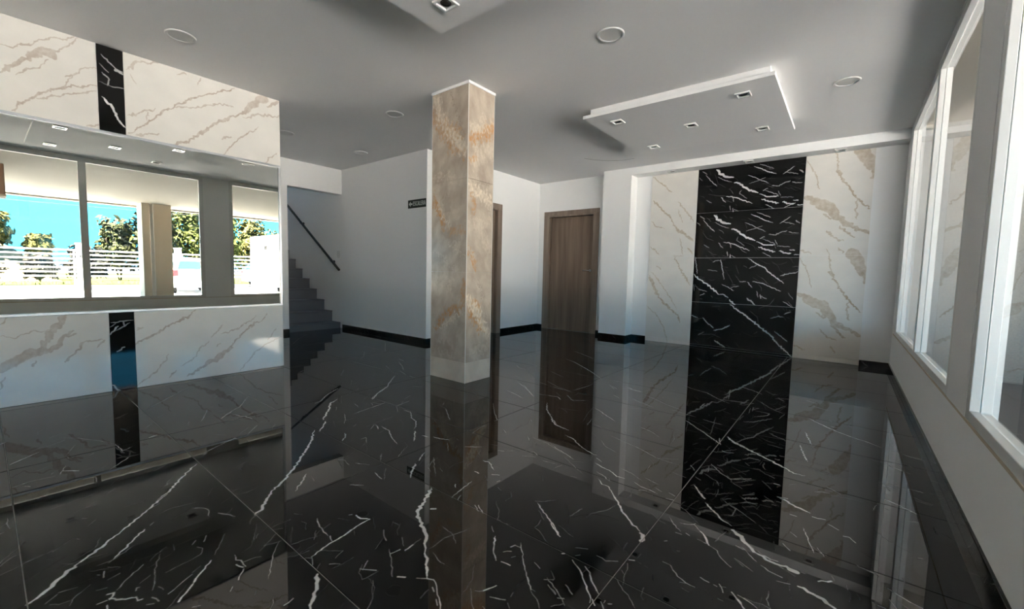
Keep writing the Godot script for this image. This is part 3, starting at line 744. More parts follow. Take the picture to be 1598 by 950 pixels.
func build_walls() -> void:
	var t := 0.15
	wall("ceiling", [[Vector3(STAIR - t, HIGH, -6.55), Vector3(0.52, HIGH + 0.2, NEAR_END + 0.2)]], M.ceiling_paint)
	var mark := begin()                              # hairline crack in the plaster
	add_tube(mark, [Vector3(-2.955, HIGH, -5.267), Vector3(-2.87, HIGH, -5.42), Vector3(-2.737, HIGH, -5.56), Vector3(-2.56, HIGH, -5.64), Vector3(-2.392, HIGH, -5.641)], 0.003, 6)
	part("crack", mark.commit(), M.grout, get_node("ceiling"))
	# the block that carries the mirror, and its end
	wall("wall_left", [
		[Vector3(-4.6, 0, -1.861), Vector3(LEFT - 0.012, HIGH, NEAR_END)],
		[Vector3(STAIR - t, 0, -1.861), Vector3(-4.6, HIGH, -1.72)],
	], M.white_paint)
	# wall of the staircase: jamb, header over the opening, and the shaft behind
	wall("wall_stair", [
		[Vector3(STAIR - t, 0, -2.876), Vector3(STAIR, HIGH, -1.861)],
		[Vector3(STAIR - t, 2.193, SIGN), Vector3(STAIR, HIGH, -2.876)],
		[Vector3(-10.0, 0, -2.876), Vector3(STAIR - t, 5.2, -2.726)],
		[Vector3(STAIR - t, HIGH + 0.2, SIGN), Vector3(STAIR, 5.2, -2.726)],
	], M.white_paint)
	wall("wall_stair_end", [[Vector3(-10.15, 0, SIGN - t), Vector3(-10.0, 3.5, -2.726)], [Vector3(-10.15, 3.95, SIGN - t), Vector3(-10.0, 5.2, -2.726)]], M.white_paint)
	wall("wall_hall", [
		[Vector3(-10.0, 0, SIGN - t), Vector3(HALL - t, 5.2, SIGN)],
		[Vector3(HALL - t, 0, SIGN - t), Vector3(HALL, HIGH, SIGN)],
		[Vector3(HALL - t, 0, -4.19), Vector3(HALL, HIGH, SIGN - t)],
		[Vector3(HALL - t, 2.071, -5.284), Vector3(HALL, HIGH, -4.19)],
		[Vector3(HALL - t, 0, -6.335), Vector3(HALL, HIGH, -5.284)],
	], M.white_paint)
	wall("ceiling_stair", [[Vector3(-10.15, 5.2, SIGN - t), Vector3(STAIR, 5.35, -2.726)]], M.white_paint)
	wall("wall_back", [
		[Vector3(HALL - t, 0, -6.485), Vector3(-4.316, HIGH, -6.335)],
		[Vector3(-4.316, 2.071, -6.485), Vector3(-3.234, HIGH, -6.335)],
		[Vector3(-3.234, 0, -6.485), Vector3(-3.07, HIGH, -6.335)],
		[Vector3(-3.07, 0, -6.485), Vector3(-2.618, HIGH, -6.103)],
		[Vector3(-2.618, 0, -6.485), Vector3(0.52, HIGH, BACK - 0.01)],
	], M.white_paint)
	wall("beam_back", [[Vector3(-2.618, 2.474, BACK - 0.01), Vector3(RIGHT, HIGH, -6.103)]], M.white_paint)
	wall("wall_front", [[Vector3(-4.6, 0, NEAR_END), Vector3(0.52, HIGH, NEAR_END + 0.15)]], M.white_paint)
	# window wall: sill wall, piers and the strip above the frames
	var sill := 0.453
	var top := 2.57
	var parts := [[Vector3(RIGHT, 0, -6.55), Vector3(0.52, sill - 0.04, NEAR_END + 0.2)], [Vector3(RIGHT, top, -6.55), Vector3(0.52, HIGH, NEAR_END + 0.2)]]
	for p in [[-6.55, -6.02], [-2.985, -2.58], [0.36, 0.78], [3.2, NEAR_END + 0.2]]:
		parts.append([Vector3(RIGHT, sill - 0.04, p[0]), Vector3(0.52, top, p[1])])
	wall("wall_right", parts, M.white_paint)
	var trim := joined("trim_1", [[Vector3(RIGHT - 0.002, sill - 0.048, -6.2), Vector3(RIGHT + 0.01, sill - 0.038, NEAR_END)]], M.caulk, self)
	trim.set_meta("kind", "structure")

func build_windows() -> void:
	var inner := RIGHT + 0.002
	var outer := RIGHT + 0.068
	var lo := 0.413
	var hi := 2.57
	var n := 0
	for w in [[-6.02, -4.45, -2.985], [-2.58, -1.085, 0.36], [0.78, 2.0, 3.2]]:
		n += 1
		var o := setting("window_%d" % n)
		var bars := 0.062
		# each side of the frame has an inner and an outer leaf with a slot between
		for leaf in [[inner, inner + 0.031, 0.0], [inner + 0.035, outer, 0.006]]:
			var e: float = leaf[2]
			box("frame_jamb", Vector3(leaf[0], lo, w[0]), Vector3(leaf[1], hi, w[0] + bars - e), M.window_white, o, 0.002)
			box("frame_jamb", Vector3(leaf[0], lo, w[2] - bars + e), Vector3(leaf[1], hi, w[2]), M.window_white, o, 0.002)
			box("frame_head", Vector3(leaf[0], hi - 0.06 + e, w[0] + bars), Vector3(leaf[1], hi, w[2] - bars), M.window_white, o, 0.002)
			box("frame_sill", Vector3(leaf[0], lo, w[0] + bars), Vector3(leaf[1], lo + 0.045 - e, w[2] - bars), M.window_white, o, 0.002)
			box("mullion", Vector3(leaf[0], lo + 0.045, w[1] + e / 2), Vector3(leaf[1], hi - 0.06, w[1] + 0.086 - e / 2), M.window_white, o, 0.002)
		for pane in [[w[0] + bars, w[1]], [w[1] + 0.086, w[2] - bars]]:
			var st := begin()
			var x := inner + 0.033
			quad(st, Vector3(x, lo + 0.035, pane[0] - 0.01), Vector3(x, lo + 0.035, pane[1] + 0.01), Vector3(x, hi - 0.05, pane[1] + 0.01), Vector3(x, hi - 0.05, pane[0] - 0.01), Vector3.LEFT)
			part("pane", st.commit(), M.glass, o)

func build_mirror_wall() -> void:
	# white and black slabs above and below the mirror
	var clad := setting("wall_left_cladding")
	var rows := [[0.0015, 0.609], [1.966, HIGH - 0.001]]
	for row in rows:
		var j := 0.0008
		for s in [[-1.871, -0.748, 0], [-0.748, -0.602, 1], [-0.602, 0.6, 0], [0.6, 1.8, 0], [1.8, 3.0, 0], [3.0, NEAR_END, 0]]:
			var lo := Vector3(LEFT - 0.012, row[0], s[0] + j)
			var hi := Vector3(LEFT, row[1], s[1] - j)
			if s[2] == 1:
				slab("black_slab", lo, hi, M.mirror_wall_black, clad, 2, -0.602, -0.748, 1, HIGH, 0.0, 0.0012)
			elif s[0] < 0.5:
				slab("marble_slab", lo, hi, M.mirror_wall_white, clad, 2, 0.2, -1.871, 1, HIGH, 0.0, 0.0012)
			else:
				slab("marble_slab", lo, hi, M.mirror_wall_white, clad, 2, 0.2 + s[0], -1.871 + s[0], 1, HIGH, 0.0, 0.0012)
	var m := thing("wall_mirror", "long frameless-looking mirror with thin silver edging set between marble bands", "mirror", Vector3(LEFT, 0.609, 0))
	m.set_meta("label", "long wall mirror with thin silver edging between the two white marble bands")
	var y0 := 0.0
	var y1 := 1.357
	var z0 := -1.869
	var z1 := 3.0
	var st := begin()
	add_box(st, Vector3(-0.012, y0 + 0.004, z0 + 0.004), Vector3(-0.002, y1 - 0.004, z1 - 0.004))
	part("mirror_glass", st.commit(), M.mirror, m)
	var e := 0.02
	for b in [["frame_rail", Vector3(-0.012, y0, z0), Vector3(0.008, y0 + e, z1)], ["frame_rail", Vector3(-0.012, y1 - e, z0), Vector3(0.008, y1, z1)], ["frame_stile", Vector3(-0.012, y0 + e, z0), Vector3(0.008, y1 - e, z0 + 0.022)], ["frame_stile", Vector3(-0.012, y0 + e, z1 - 0.022), Vector3(0.008, y1 - e, z1)]]:
		box(b[0], b[1], b[2], M.aluminium, m, 0.003)

func build_feature_wall() -> void:
	var clad := setting("wall_back_cladding")
	var j := 0.0013
	var back := BACK - 0.01
	for x in [[-2.384, -1.728], [-0.489, 0.156]]:
		for y in [[0.0015, 0.062], [0.062, 1.275], [1.275, 2.473]]:
			slab("marble_slab", Vector3(x[0] + j, y[0] + j, back), Vector3(x[1] - j, y[1] - j, BACK + 0.002), M.feature_white, clad, 0, -2.384, 0.156, 1, 2.474, 0.0, 0.001)
	for y in [[0.0015, 0.03], [0.03, 0.632], [0.632, 1.252], [1.252, 1.872], [1.872, 2.473]]:
		slab("black_slab", Vector3(-1.728 + j, y[0] + j, back), Vector3(-0.489 - j, y[1] - j, BACK + 0.002), M.feature_black, clad, 0, -1.728, -0.489, 1, 2.474, 0.0, 0.001)

func build_doors() -> void:
	# the door in the back wall
	var d := setting("door_1")
	var z := -6.335
	for x in [[-4.316, -4.206], [-3.344, -3.234]]:
		box("door_jamb", Vector3(x[0], 0, z - 0.1), Vector3(x[1], 1.972, z + 0.012), M.oak_pale, d, 0.003)
	box("door_head", Vector3(-4.316, 1.972, z - 0.1), Vector3(-3.234, 2.071, z + 0.012), M.oak_pale, d, 0.003)
	box("door_stop", Vector3(-4.206, 0.004, z - 0.07), Vector3(-4.186, 1.972, z - 0.03), M.oak_grey, d, 0.002)
	box("door_lining", Vector3(-4.316, 0, z - 0.15), Vector3(-3.234, 2.071, z - 0.1), M.oak_grey, d)
	var leaf := box("door_leaf", Vector3(-4.2, 0.006, z - 0.09), Vector3(-3.35, 1.966, z - 0.05), M.oak_grey, d, 0.002)
	handle(leaf, Vector3(-3.40, 1.05, z - 0.05) - leaf.position, Vector3(-1, 0, 0), Vector3(0, 0, 1))
	# the door in the hall wall, mostly behind the column
	d = setting("door_2")
	var x := HALL
	for q in [[-5.284, -5.174], [-4.3, -4.19]]:
		box("door_jamb", Vector3(x - 0.1, 0, q[0]), Vector3(x + 0.012, 1.972, q[1]), M.oak_pale, d, 0.003)
	box("door_head", Vector3(x - 0.1, 1.972, -5.284), Vector3(x + 0.012, 2.071, -4.19), M.oak_pale, d, 0.003)
	box("door_lining", Vector3(x - 0.15, 0, -5.284), Vector3(x - 0.1, 2.071, -4.19), M.oak_grey, d)
	leaf = box("door_leaf", Vector3(x - 0.09, 0.006, -5.178), Vector3(x - 0.05, 1.966, -4.296), M.oak_grey, d, 0.002)
	handle(leaf, Vector3(x - 0.05, 1.05, -4.37) - leaf.position, Vector3(0, 0, -1), Vector3(1, 0, 0))

func handle(leaf: Node3D, at: Vector3, along: Vector3, out: Vector3) -> void:
	var st := begin()
	add_tube(st, [at, at + out * 0.008], 0.024, 20)
	add_tube(st, [at + out * 0.008, at + out * 0.045], 0.009, 12)
	add_tube(st, [at + out * 0.045 - along * 0.01, at + out * 0.045 + along * 0.12], 0.0095, 12)
	part("handle", st.commit(), M.chrome, leaf)

func build_baseboards() -> void:
	var h := 0.066
	var t := 0.012
	for b in [
		["baseboard_right", [[Vector3(RIGHT - t, 0.0005, BACK), Vector3(RIGHT, h, NEAR_END)]]],
		["baseboard_back", [[Vector3(0.158, 0.0005, BACK - 0.01), Vector3(RIGHT - t, h, BACK + 0.004)], [Vector3(-2.618, 0.0005, BACK - 0.01), Vector3(-2.386, h, BACK + 0.004)], [Vector3(-2.618, 0.0005, BACK + 0.004), Vector3(-2.606, h, -6.091)], [Vector3(-3.07, 0.0005, -6.103), Vector3(-2.618, h, -6.091)], [Vector3(-3.234, 0.0005, -6.335), Vector3(-3.07, h, -6.323)], [Vector3(HALL, 0.0005, -6.335), Vector3(-4.316, h, -6.323)]]],
		["baseboard_hall", [[Vector3(STAIR + 0.01, 0.0005, SIGN), Vector3(HALL + t, h, SIGN + t)], [Vector3(HALL, 0.0005, -4.19), Vector3(HALL + t, h, SIGN)], [Vector3(HALL, 0.0005, -6.323), Vector3(HALL + t, h, -5.284)]]],
		["baseboard_left", [[Vector3(STAIR, 0.0005, -2.876), Vector3(STAIR + t, h, -1.873)], [Vector3(STAIR + t, 0.0005, -1.873), Vector3(LEFT - 0.01, h, -1.861)]]],
	]:
		var o := joined(b[0], b[1], M.baseboard_stone, self, 0.0015)
		o.set_meta("kind", "structure")

func build_stairs() -> void:
	var s := thing("staircase", "grey staircase climbing left through the opening beside the mirror wall", "staircase", Vector3(-6.6, 0, SIGN))
	var y := 0.0
	var x := 0.0
	for i in 12:
		var rise := 0.098 if i == 0 else 0.1755
		st_step(s, x, y, rise)
		y += rise
		x -= 0.2615
		# handrail
	var a := Vector3(-6.521, 0.968, SIGN + 0.07)
	var b := Vector3(-9.2, 2.716, SIGN + 0.07)
	var r := thing("handrail", "black metal handrail sloping up the stair wall", "handrail", a)
	var st := begin()
	add_tube(st, [Vector3.ZERO, b - a], 0.02, 14)
	part("rail", st.commit(), M.black_metal, r)
	for k in [0.105, 0.5, 0.9]:
		var p: Vector3 = (b - a) * k
		st = begin()
		add_tube(st, [p + Vector3(0, -0.018, 0), p + Vector3(0.012, -0.05, -0.01), p + Vector3(0.012, -0.052, -0.068)], 0.008, 10)
		add_tube(st, [p + Vector3(0.012, -0.052, -0.0695), p + Vector3(0.012, -0.052, -0.06)], 0.028, 16)
		part("bracket", st.commit(), M.black_metal, r)
	var w := thing("light_switch", "small white switch plate on the stair wall above the rail's end", "switch", Vector3(-6.646, 1.223, SIGN))
	box("switch_plate", Vector3(-0.045, -0.062, 0), Vector3(0.045, 0.062, 0.009), M.window_white, w, 0.003)
	box("switch_rocker", Vector3(-0.016, -0.034, 0.009), Vector3(0.016, 0.034, 0.014), M.diffuser, w, 0.002)

func st_step(parent: Node3D, x: float, y: float, rise: float) -> void:
	# a riser and a tread with a small nosing, in one mesh
	var st := begin()
	add_box(st, Vector3(x - 0.31, max(y - 0.1, 0.0), 0.002), Vector3(x - 0.012, y + rise - 0.02, 0.856))
	add_box(st, Vector3(x - 0.31, y + rise - 0.02, 0.002), Vector3(x, y + rise, 0.856), 0.004)
	part("step", st.commit(), M.stair_grey, parent)

func build_column() -> void:
	var x0 := -3.041
	var x1 := -2.582
	var z0 := -2.949
	var z1 := -2.617
	var c := thing("column", "square column clad in beige and rust veined onyx tiles in mid room", "column", Vector3((x0 + x1) / 2, 0, (z0 + z1) / 2))
	var o := c.position
	var t := 0.012
	box("core", Vector3(x0 + t, 0, z0 + t) - o, Vector3(x1 - t, HIGH, z1 - t) - o, M.pale_grout, c)
	var g := 0.006                                    # room for the metal corner strips
	var j := 0.0008
	for y in [[0.0005, 0.185], [0.185, 0.98], [0.98, 1.779], [1.779, 2.557]]:
		var proud := 0.0
		for s in [[Vector3(x0 + g, y[0] + j, z1 - t), Vector3(x1 - g, y[1] - j, z1 + proud), 0], [Vector3(x0 + g, y[0] + j, z0), Vector3(x1 - g, y[1] - j, z0 + t), 0], [Vector3(x1 - t, y[0] + j, z0 + g), Vector3(x1 + proud, y[1] - j, z1 - g), 1], [Vector3(x0, y[0] + j, z0 + g), Vector3(x0 + t, y[1] - j, z1 - g), 1]]:
			var lo: Vector3 = s[0]
			var hi: Vector3 = s[1]
			var mid := (lo + hi) / 2
			var st := begin()
			var map := [0, x0, x1, 1, HIGH, 0.0, mid] if s[2] == 0 else [2, z0, z1, 1, HIGH, 0.0, mid]
			add_box(st, lo - mid, hi - mid, 0.0012, map)
			part("onyx_tile", st.commit(), M.onyx_base if y[1] < 0.2 else (M.onyx_front if s[2] == 0 else M.onyx_side), c, mid - o)
	for x in [[x0, x0 + g], [x1 - g, x1]]:
		for z in [[z0, z0 + g], [z1 - g, z1]]:
			box("corner_strip", Vector3(x[0], 0.0005, z[0]) - o, Vector3(x[1], 2.557, z[1]) - o, M.strip_metal, c, 0.0025)
	var e := 0.006
	box("cornice", Vector3(x0 - e, 2.557, z0 - e) - o, Vector3(x1 + e, HIGH, z1 + e) - o, M.panel_board, c, 0.002)

const PANEL_LOW := 2.478

func build_ceiling_panels() -> void:
	for p in [[-4.435, "white drop ceiling panel near the black marble wall"], [-1.16, "white drop ceiling panel at the photo's top edge before the column"]]:
		var c := thing("ceiling_panel", p[1], "ceiling panel", Vector3(-1.313, HIGH, p[0]), "drop ceiling panels")
		box("upper_box", Vector3(-0.755, PANEL_LOW + 0.03 - HIGH, -0.66), Vector3(0.755, 0, 0.66), M.panel_board, c, 0.002)
		box("lower_plate", Vector3(-0.797, PANEL_LOW - HIGH, -0.73), Vector3(0.797, PANEL_LOW + 0.03 - HIGH, 0.73), M.panel_board, c, 0.002)

func spot(at: Vector3, label: String, group: String) -> void:
	var s := thing("recessed_spotlight", label, "spotlight", at, group)
	part("frame", square_ring(0.055, 0.016, 0.012), M.spot_metal, s)
	box("cup", Vector3(-0.038, -0.0015, -0.038), Vector3(0.038, 0.0, 0.038), M.diffuser, s)
	part("lamp_face", lathe([Vector2(0.031, 0.0), Vector2(0.031, -0.004), Vector2(0.026, -0.0045), Vector2(0.02, -0.002), Vector2(0.0, -0.002)], 24), M.dark_lens, s)

func build_lights() -> void:
	var names := {
		-4.435: ["square spotlight at front left corner of the drop panel near the black marble wall", "square spotlight at front right corner of the drop panel near the black marble wall", "square spotlight in the middle of the drop panel near the black marble wall", "square spotlight at rear left corner of the drop panel near the black marble wall", "square spotlight at rear right corner of the drop panel near the black marble wall"],
		-1.16: ["square spotlight of the near drop panel, seen only in the mirror, first on its left", "square spotlight of the near drop panel, seen in the mirror beside the window head", "square spotlight in the middle of the near drop panel, seen only in the mirror", "square spotlight cut by the photo's top edge above the column", "square spotlight at rear right of the near drop panel, seen only in the mirror"],
	}
	for z in names:
		var dz := 0.49 if z < -3 else 0.53
		var i := 0
		for p in [[-0.545, dz], [0.547, dz], [0.003, 0.0], [-0.545, -dz], [0.547, -dz]]:
			spot(Vector3(-1.313 + p[0], PANEL_LOW, z + p[1]), names[z][i], "spotlights in the drop panels")
			i += 1
	for p in [[-2.06, "small spotlight under the beam above the left white marble slabs"], [-1.09, "small spotlight under the beam above the black marble panel"], [-0.16, "small spotlight under the beam above the right white marble slabs"]]:
		spot(Vector3(p[0], 2.474, -6.2), p[1], "spotlights under the back beam")
	var ring := lathe([Vector2(0.072, 0.0), Vector2(0.072, -0.004), Vector2(0.076, -0.007), Vector2(0.086, -0.007), Vector2(0.09, -0.003), Vector2(0.09, 0.0)], 40)
	var disc := lathe([Vector2(0.072, -0.003), Vector2(0.04, -0.0035), Vector2(0.0, -0.0035)], 40)
	for p in [[-3.758, -0.951, "round white downlight on the ceiling before the mirror wall"], [-1.343, -2.691, "round white downlight between the two drop ceiling panels"], [-3.752, -2.729, "round white downlight just left of the column top"], [-0.108, -4.419, "round white downlight between drop panel and windows"], [-5.342, -3.332, "small far round downlight before the sign wall"], [-5.335, -2.341, "round downlight just beside the end of the mirror wall"]]:
		var d := thing("round_downlight", p[2], "downlight", Vector3(p[0], HIGH, p[1]), "round downlights in the ceiling")
		part("ring", ring, M.window_white, d)
		part("diffuser", disc, M.diffuser, d)

func build_sign() -> void:
	var s := thing("direction_sign", "dark green sign with arrow and the word ESCALERA beside the column", "sign", Vector3(-4.634, 1.89, SIGN))
	box("sign_board", Vector3(-0.19, -0.056, 0), Vector3(0.19, 0.056, 0.004), M.sign_green, s, 0.001)
	var st := begin()
	# arrow to the left
	var z0 := 0.004
	var z1 := 0.0052
	var outline := [Vector2(-0.172, 0.0), Vector2(-0.132, 0.036), Vector2(-0.132, 0.013), Vector2(-0.096, 0.013), Vector2(-0.096, -0.013), Vector2(-0.132, -0.013), Vector2(-0.132, -0.036)]
	var flat := PackedVector2Array(outline)
	var ids := Geometry2D.triangulate_polygon(flat)
	for i in range(0, ids.size(), 3):
		tri(st, Vector3(flat[ids[i]].x, flat[ids[i]].y, z1), Vector3(flat[ids[i + 1]].x, flat[ids[i + 1]].y, z1), Vector3(flat[ids[i + 2]].x, flat[ids[i + 2]].y, z1), Vector3.BACK)
	for i in flat.size():
		var a := flat[i]
		var b := flat[(i + 1) % flat.size()]
		quad(st, Vector3(a.x, a.y, z0), Vector3(b.x, b.y, z0), Vector3(b.x, b.y, z1), Vector3(a.x, a.y, z1), Vector3((b - a).orthogonal().x, (b - a).orthogonal().y, 0))
	part("arrow", st.commit(), M.sign_white, s)
	var font := SystemFont.new()
	font.font_names = PackedStringArray(["Droid Sans"])
	font.font_weight = 700
	var word := TextMesh.new()
	word.text = "ESCALERA"
	word.font = font
	word.font_size = 48
	word.pixel_size = 0.0011
	word.depth = 0.0012
	var size := word.get_aabb().size
	var w := part("lettering", word, M.sign_white, s, Vector3(0.048, 0, 0.0046))
	w.scale = Vector3(0.258 / max(size.x, 0.01), 0.058 / max(size.y, 0.01), 1)

# ---------------------------------------------------------------- outdoors, seen in the mirror and through the panes

const STREET := -0.2

func leaves(centre: Vector3, radii: Vector3, count: int, size: float, dark: Color, light: Color) -> ArrayMesh:
	var st := begin()
	for i in count:
		var d := Vector3(rng.randfn(), rng.randfn(), rng.randfn()).normalized()
		if d.y < -0.35:
			d.y = -d.y
		var lump := 0.78 + 0.22 * sin(d.x * 7.0 + centre.z) * cos(d.z * 6.0 + centre.x) + 0.12 * sin(d.y * 11.0)
		var p := d * radii * lump * pow(rng.randf(), 0.22)
		var n := (d + Vector3(rng.randfn(), rng.randfn(), rng.randfn()) * 0.5).normalized()
		var u := n.cross(Vector3(rng.randfn(), rng.randfn(), rng.randfn())).normalized() * size * rng.randf_range(0.5, 1.2)
		var v := n.cross(u).normalized() * size * rng.randf_range(0.3, 0.6)
		var c := dark.lerp(light, rng.randf())
		for q in [-u, v, u, -u, u, -v]:
			st.set_normal(n)
			st.set_color(c)
			st.add_vertex(p + q)
	return st.commit()

func bush(called: String, label: String, at: Vector3, radii: Vector3, count: int, dark: Color, light: Color, group := "") -> void:
	var b := thing(called, label, "bush", at, group)
	part("foliage", leaves(at, radii, count, 0.2, dark, light), M.leaf, b, Vector3(0, radii.y * 0.55, 0))
	for k in 3:
		var st := begin()
		var lean := Vector3(rng.randf_range(-0.5, 0.5) * radii.x, radii.y * 0.9, rng.randf_range(-0.5, 0.5) * radii.z)
		add_tube(st, [Vector3(lean.x * 0.1, 0, lean.z * 0.1), lean * 0.5 + Vector3(0.05, 0, 0), lean], 0.04, 6)
		part("stem", st.commit(), M.bark, b)

# a hatchback: lengthwise stations joined into one shell; its rear faces -x
func make_car(called: String, label: String, paint_mat: Material, at: Vector3, turn: float) -> void:
	var c := thing(called, label, "car", at)
	c.rotation.y = turn
	var stations := [[-1.92, 0.42, 0.80, 0.68, 0.80], [-1.88, 0.30, 0.98, 0.80, 0.84], [-1.5, 0.24, 1.0, 0.845, 0.85], [-0.2, 0.22, 0.97, 0.86, 0.86], [1.0, 0.24, 0.93, 0.84, 0.85], [1.7, 0.28, 0.80, 0.78, 0.80], [1.92, 0.40, 0.66, 0.62, 0.66]]
	var st := begin()
	var rings := []
	for s in stations:
		var ring := []
		for q in [[-1, 0], [-1, 1], [-0.92, 2], [0.92, 2], [1, 1], [1, 0]]:
			var y: float = [s[1], s[1] + (s[2] - s[1]) * 0.6, s[2]][q[1]]
			var half: float = s[3] if q[1] == 0 else s[4]
			ring.append(Vector3(s[0], y, q[0] * half))
		rings.append(ring)
	for i in rings.size() - 1:
		for k in 6:
			var n := (k + 1) % 6
			var mid: Vector3 = (rings[i][k] + rings[i + 1][n]) / 2
			quad(st, rings[i][k], rings[i + 1][k], rings[i + 1][n], rings[i][n], mid - Vector3(mid.x, 0.6, 0))
	for e in [0, rings.size() - 1]:
		for k in range(1, 5):
			tri(st, rings[e][0], rings[e][k], rings[e][k + 1], Vector3(-1 if e == 0 else 1, 0, 0))
	# cabin
	var low := [[-1.86, 0.97, 0.78], [0.95, 0.92, 0.78]]
	var high := [[-1.55, 1.44, 0.60], [0.05, 1.46, 0.60]]
	var cab := []
	for r in [low[0], high[0], high[1], low[1]]:
		cab.append([Vector3(r[0], r[1], -r[2]), Vector3(r[0], r[1], r[2])])
	for i in 3:
		quad(st, cab[i][0], cab[i][1], cab[i + 1][1], cab[i + 1][0], [Vector3(-1, 0.4, 0), Vector3.UP, Vector3(1, 0.6, 0)][i])
	for s in 2:
		quad(st, cab[0][s], cab[1][s], cab[2][s], cab[3][s], Vector3(0, 0.2, -1 if s == 0 else 1))
	part("body", st.commit(), paint_mat, c)
	# panes a little proud of the cabin
	for pane in [["rear_window", 0, 1, -0.9], ["windscreen", 2, 3, 0.9]]:
		st = begin()
		var a: Array = cab[pane[1]]
		var b: Array = cab[pane[2]]
		var off := Vector3(0.012 * signf(pane[3]), 0.008, 0)
		var at_a: Vector3 = a[0].lerp(b[0], 0.12)
		quad(st, a[0].lerp(b[0], 0.12) * Vector3(1, 1, 0.9) + off, a[1].lerp(b[1], 0.12) * Vector3(1, 1, 0.9) + off, a[1].lerp(b[1], 0.85) * Vector3(1, 1, 0.9) + off, a[0].lerp(b[0], 0.85) * Vector3(1, 1, 0.9) + off, Vector3(pane[3], 0.4, 0))
		part(pane[0], st.commit(), M.car_glass, c)
	for s in [-1.0, 1.0]:
		st = begin()
		for span in [[0.16, 0.5], [0.54, 0.82]]:
			var q := []
			for g in [[span[0], 0.1], [span[0], 0.86], [span[1], 0.86], [span[1], 0.1]]:
				var lo: Vector3 = cab[0][0].lerp(cab[3][0], g[0])
				var hi: Vector3 = cab[1][0].lerp(cab[2][0], g[0])
				var p := lo.lerp(hi, g[1])
				q.append(Vector3(p.x, p.y, s * (abs(p.z) + 0.012)))
			quad(st, q[0], q[1], q[2], q[3], Vector3(0, 0, s))
		part("side_windows", st.commit(), M.car_glass, c)
		box("tail_light", Vector3(-1.925, 0.72, s * 0.76 - 0.1), Vector3(-1.80, 1.0, s * 0.76 + 0.1), M.tail_red, c, 0.02)
		for x in [-1.22, 1.18]:
			var w := begin()
			add_tube(w, [Vector3(x, 0.31, s * 0.66), Vector3(x, 0.31, s * 0.865)], 0.31, 22)
			var wheel := part("wheel", w.commit(), M.rubber, c)
			w = begin()
			add_tube(w, [Vector3(x, 0.31, s * 0.80), Vector3(x, 0.31, s * 0.872)], 0.19, 16)
			part("hub", w.commit(), M.aluminium, wheel)
	box("bumper", Vector3(-1.97, 0.30, -0.78), Vector3(-1.80, 0.52, 0.78), paint_mat, c, 0.04)
	box("number_plate", Vector3(-1.935, 0.72, -0.25), Vector3(-1.915, 0.83, 0.25), M.fence_white, c, 0.003)

func dune_point(hill: FastNoiseLite, i: int, k: int) -> Vector3:
	var px := 29.0 + 22.0 * i / 26
	var pz := -3.8 + 26.0 * pow(k / 40.0, 1.6)
	var rise: float = smoothstep(0.0, 4.0, px - 29.0) * (2.4 * smoothstep(0.0, 2.6, pz + 3.5) + 1.6 * smoothstep(0.0, 12.0, pz + 1.0))
	return Vector3(px, STREET + rise * (0.95 + 0.12 * hill.get_noise_2d(px * 3, pz * 3)), pz)

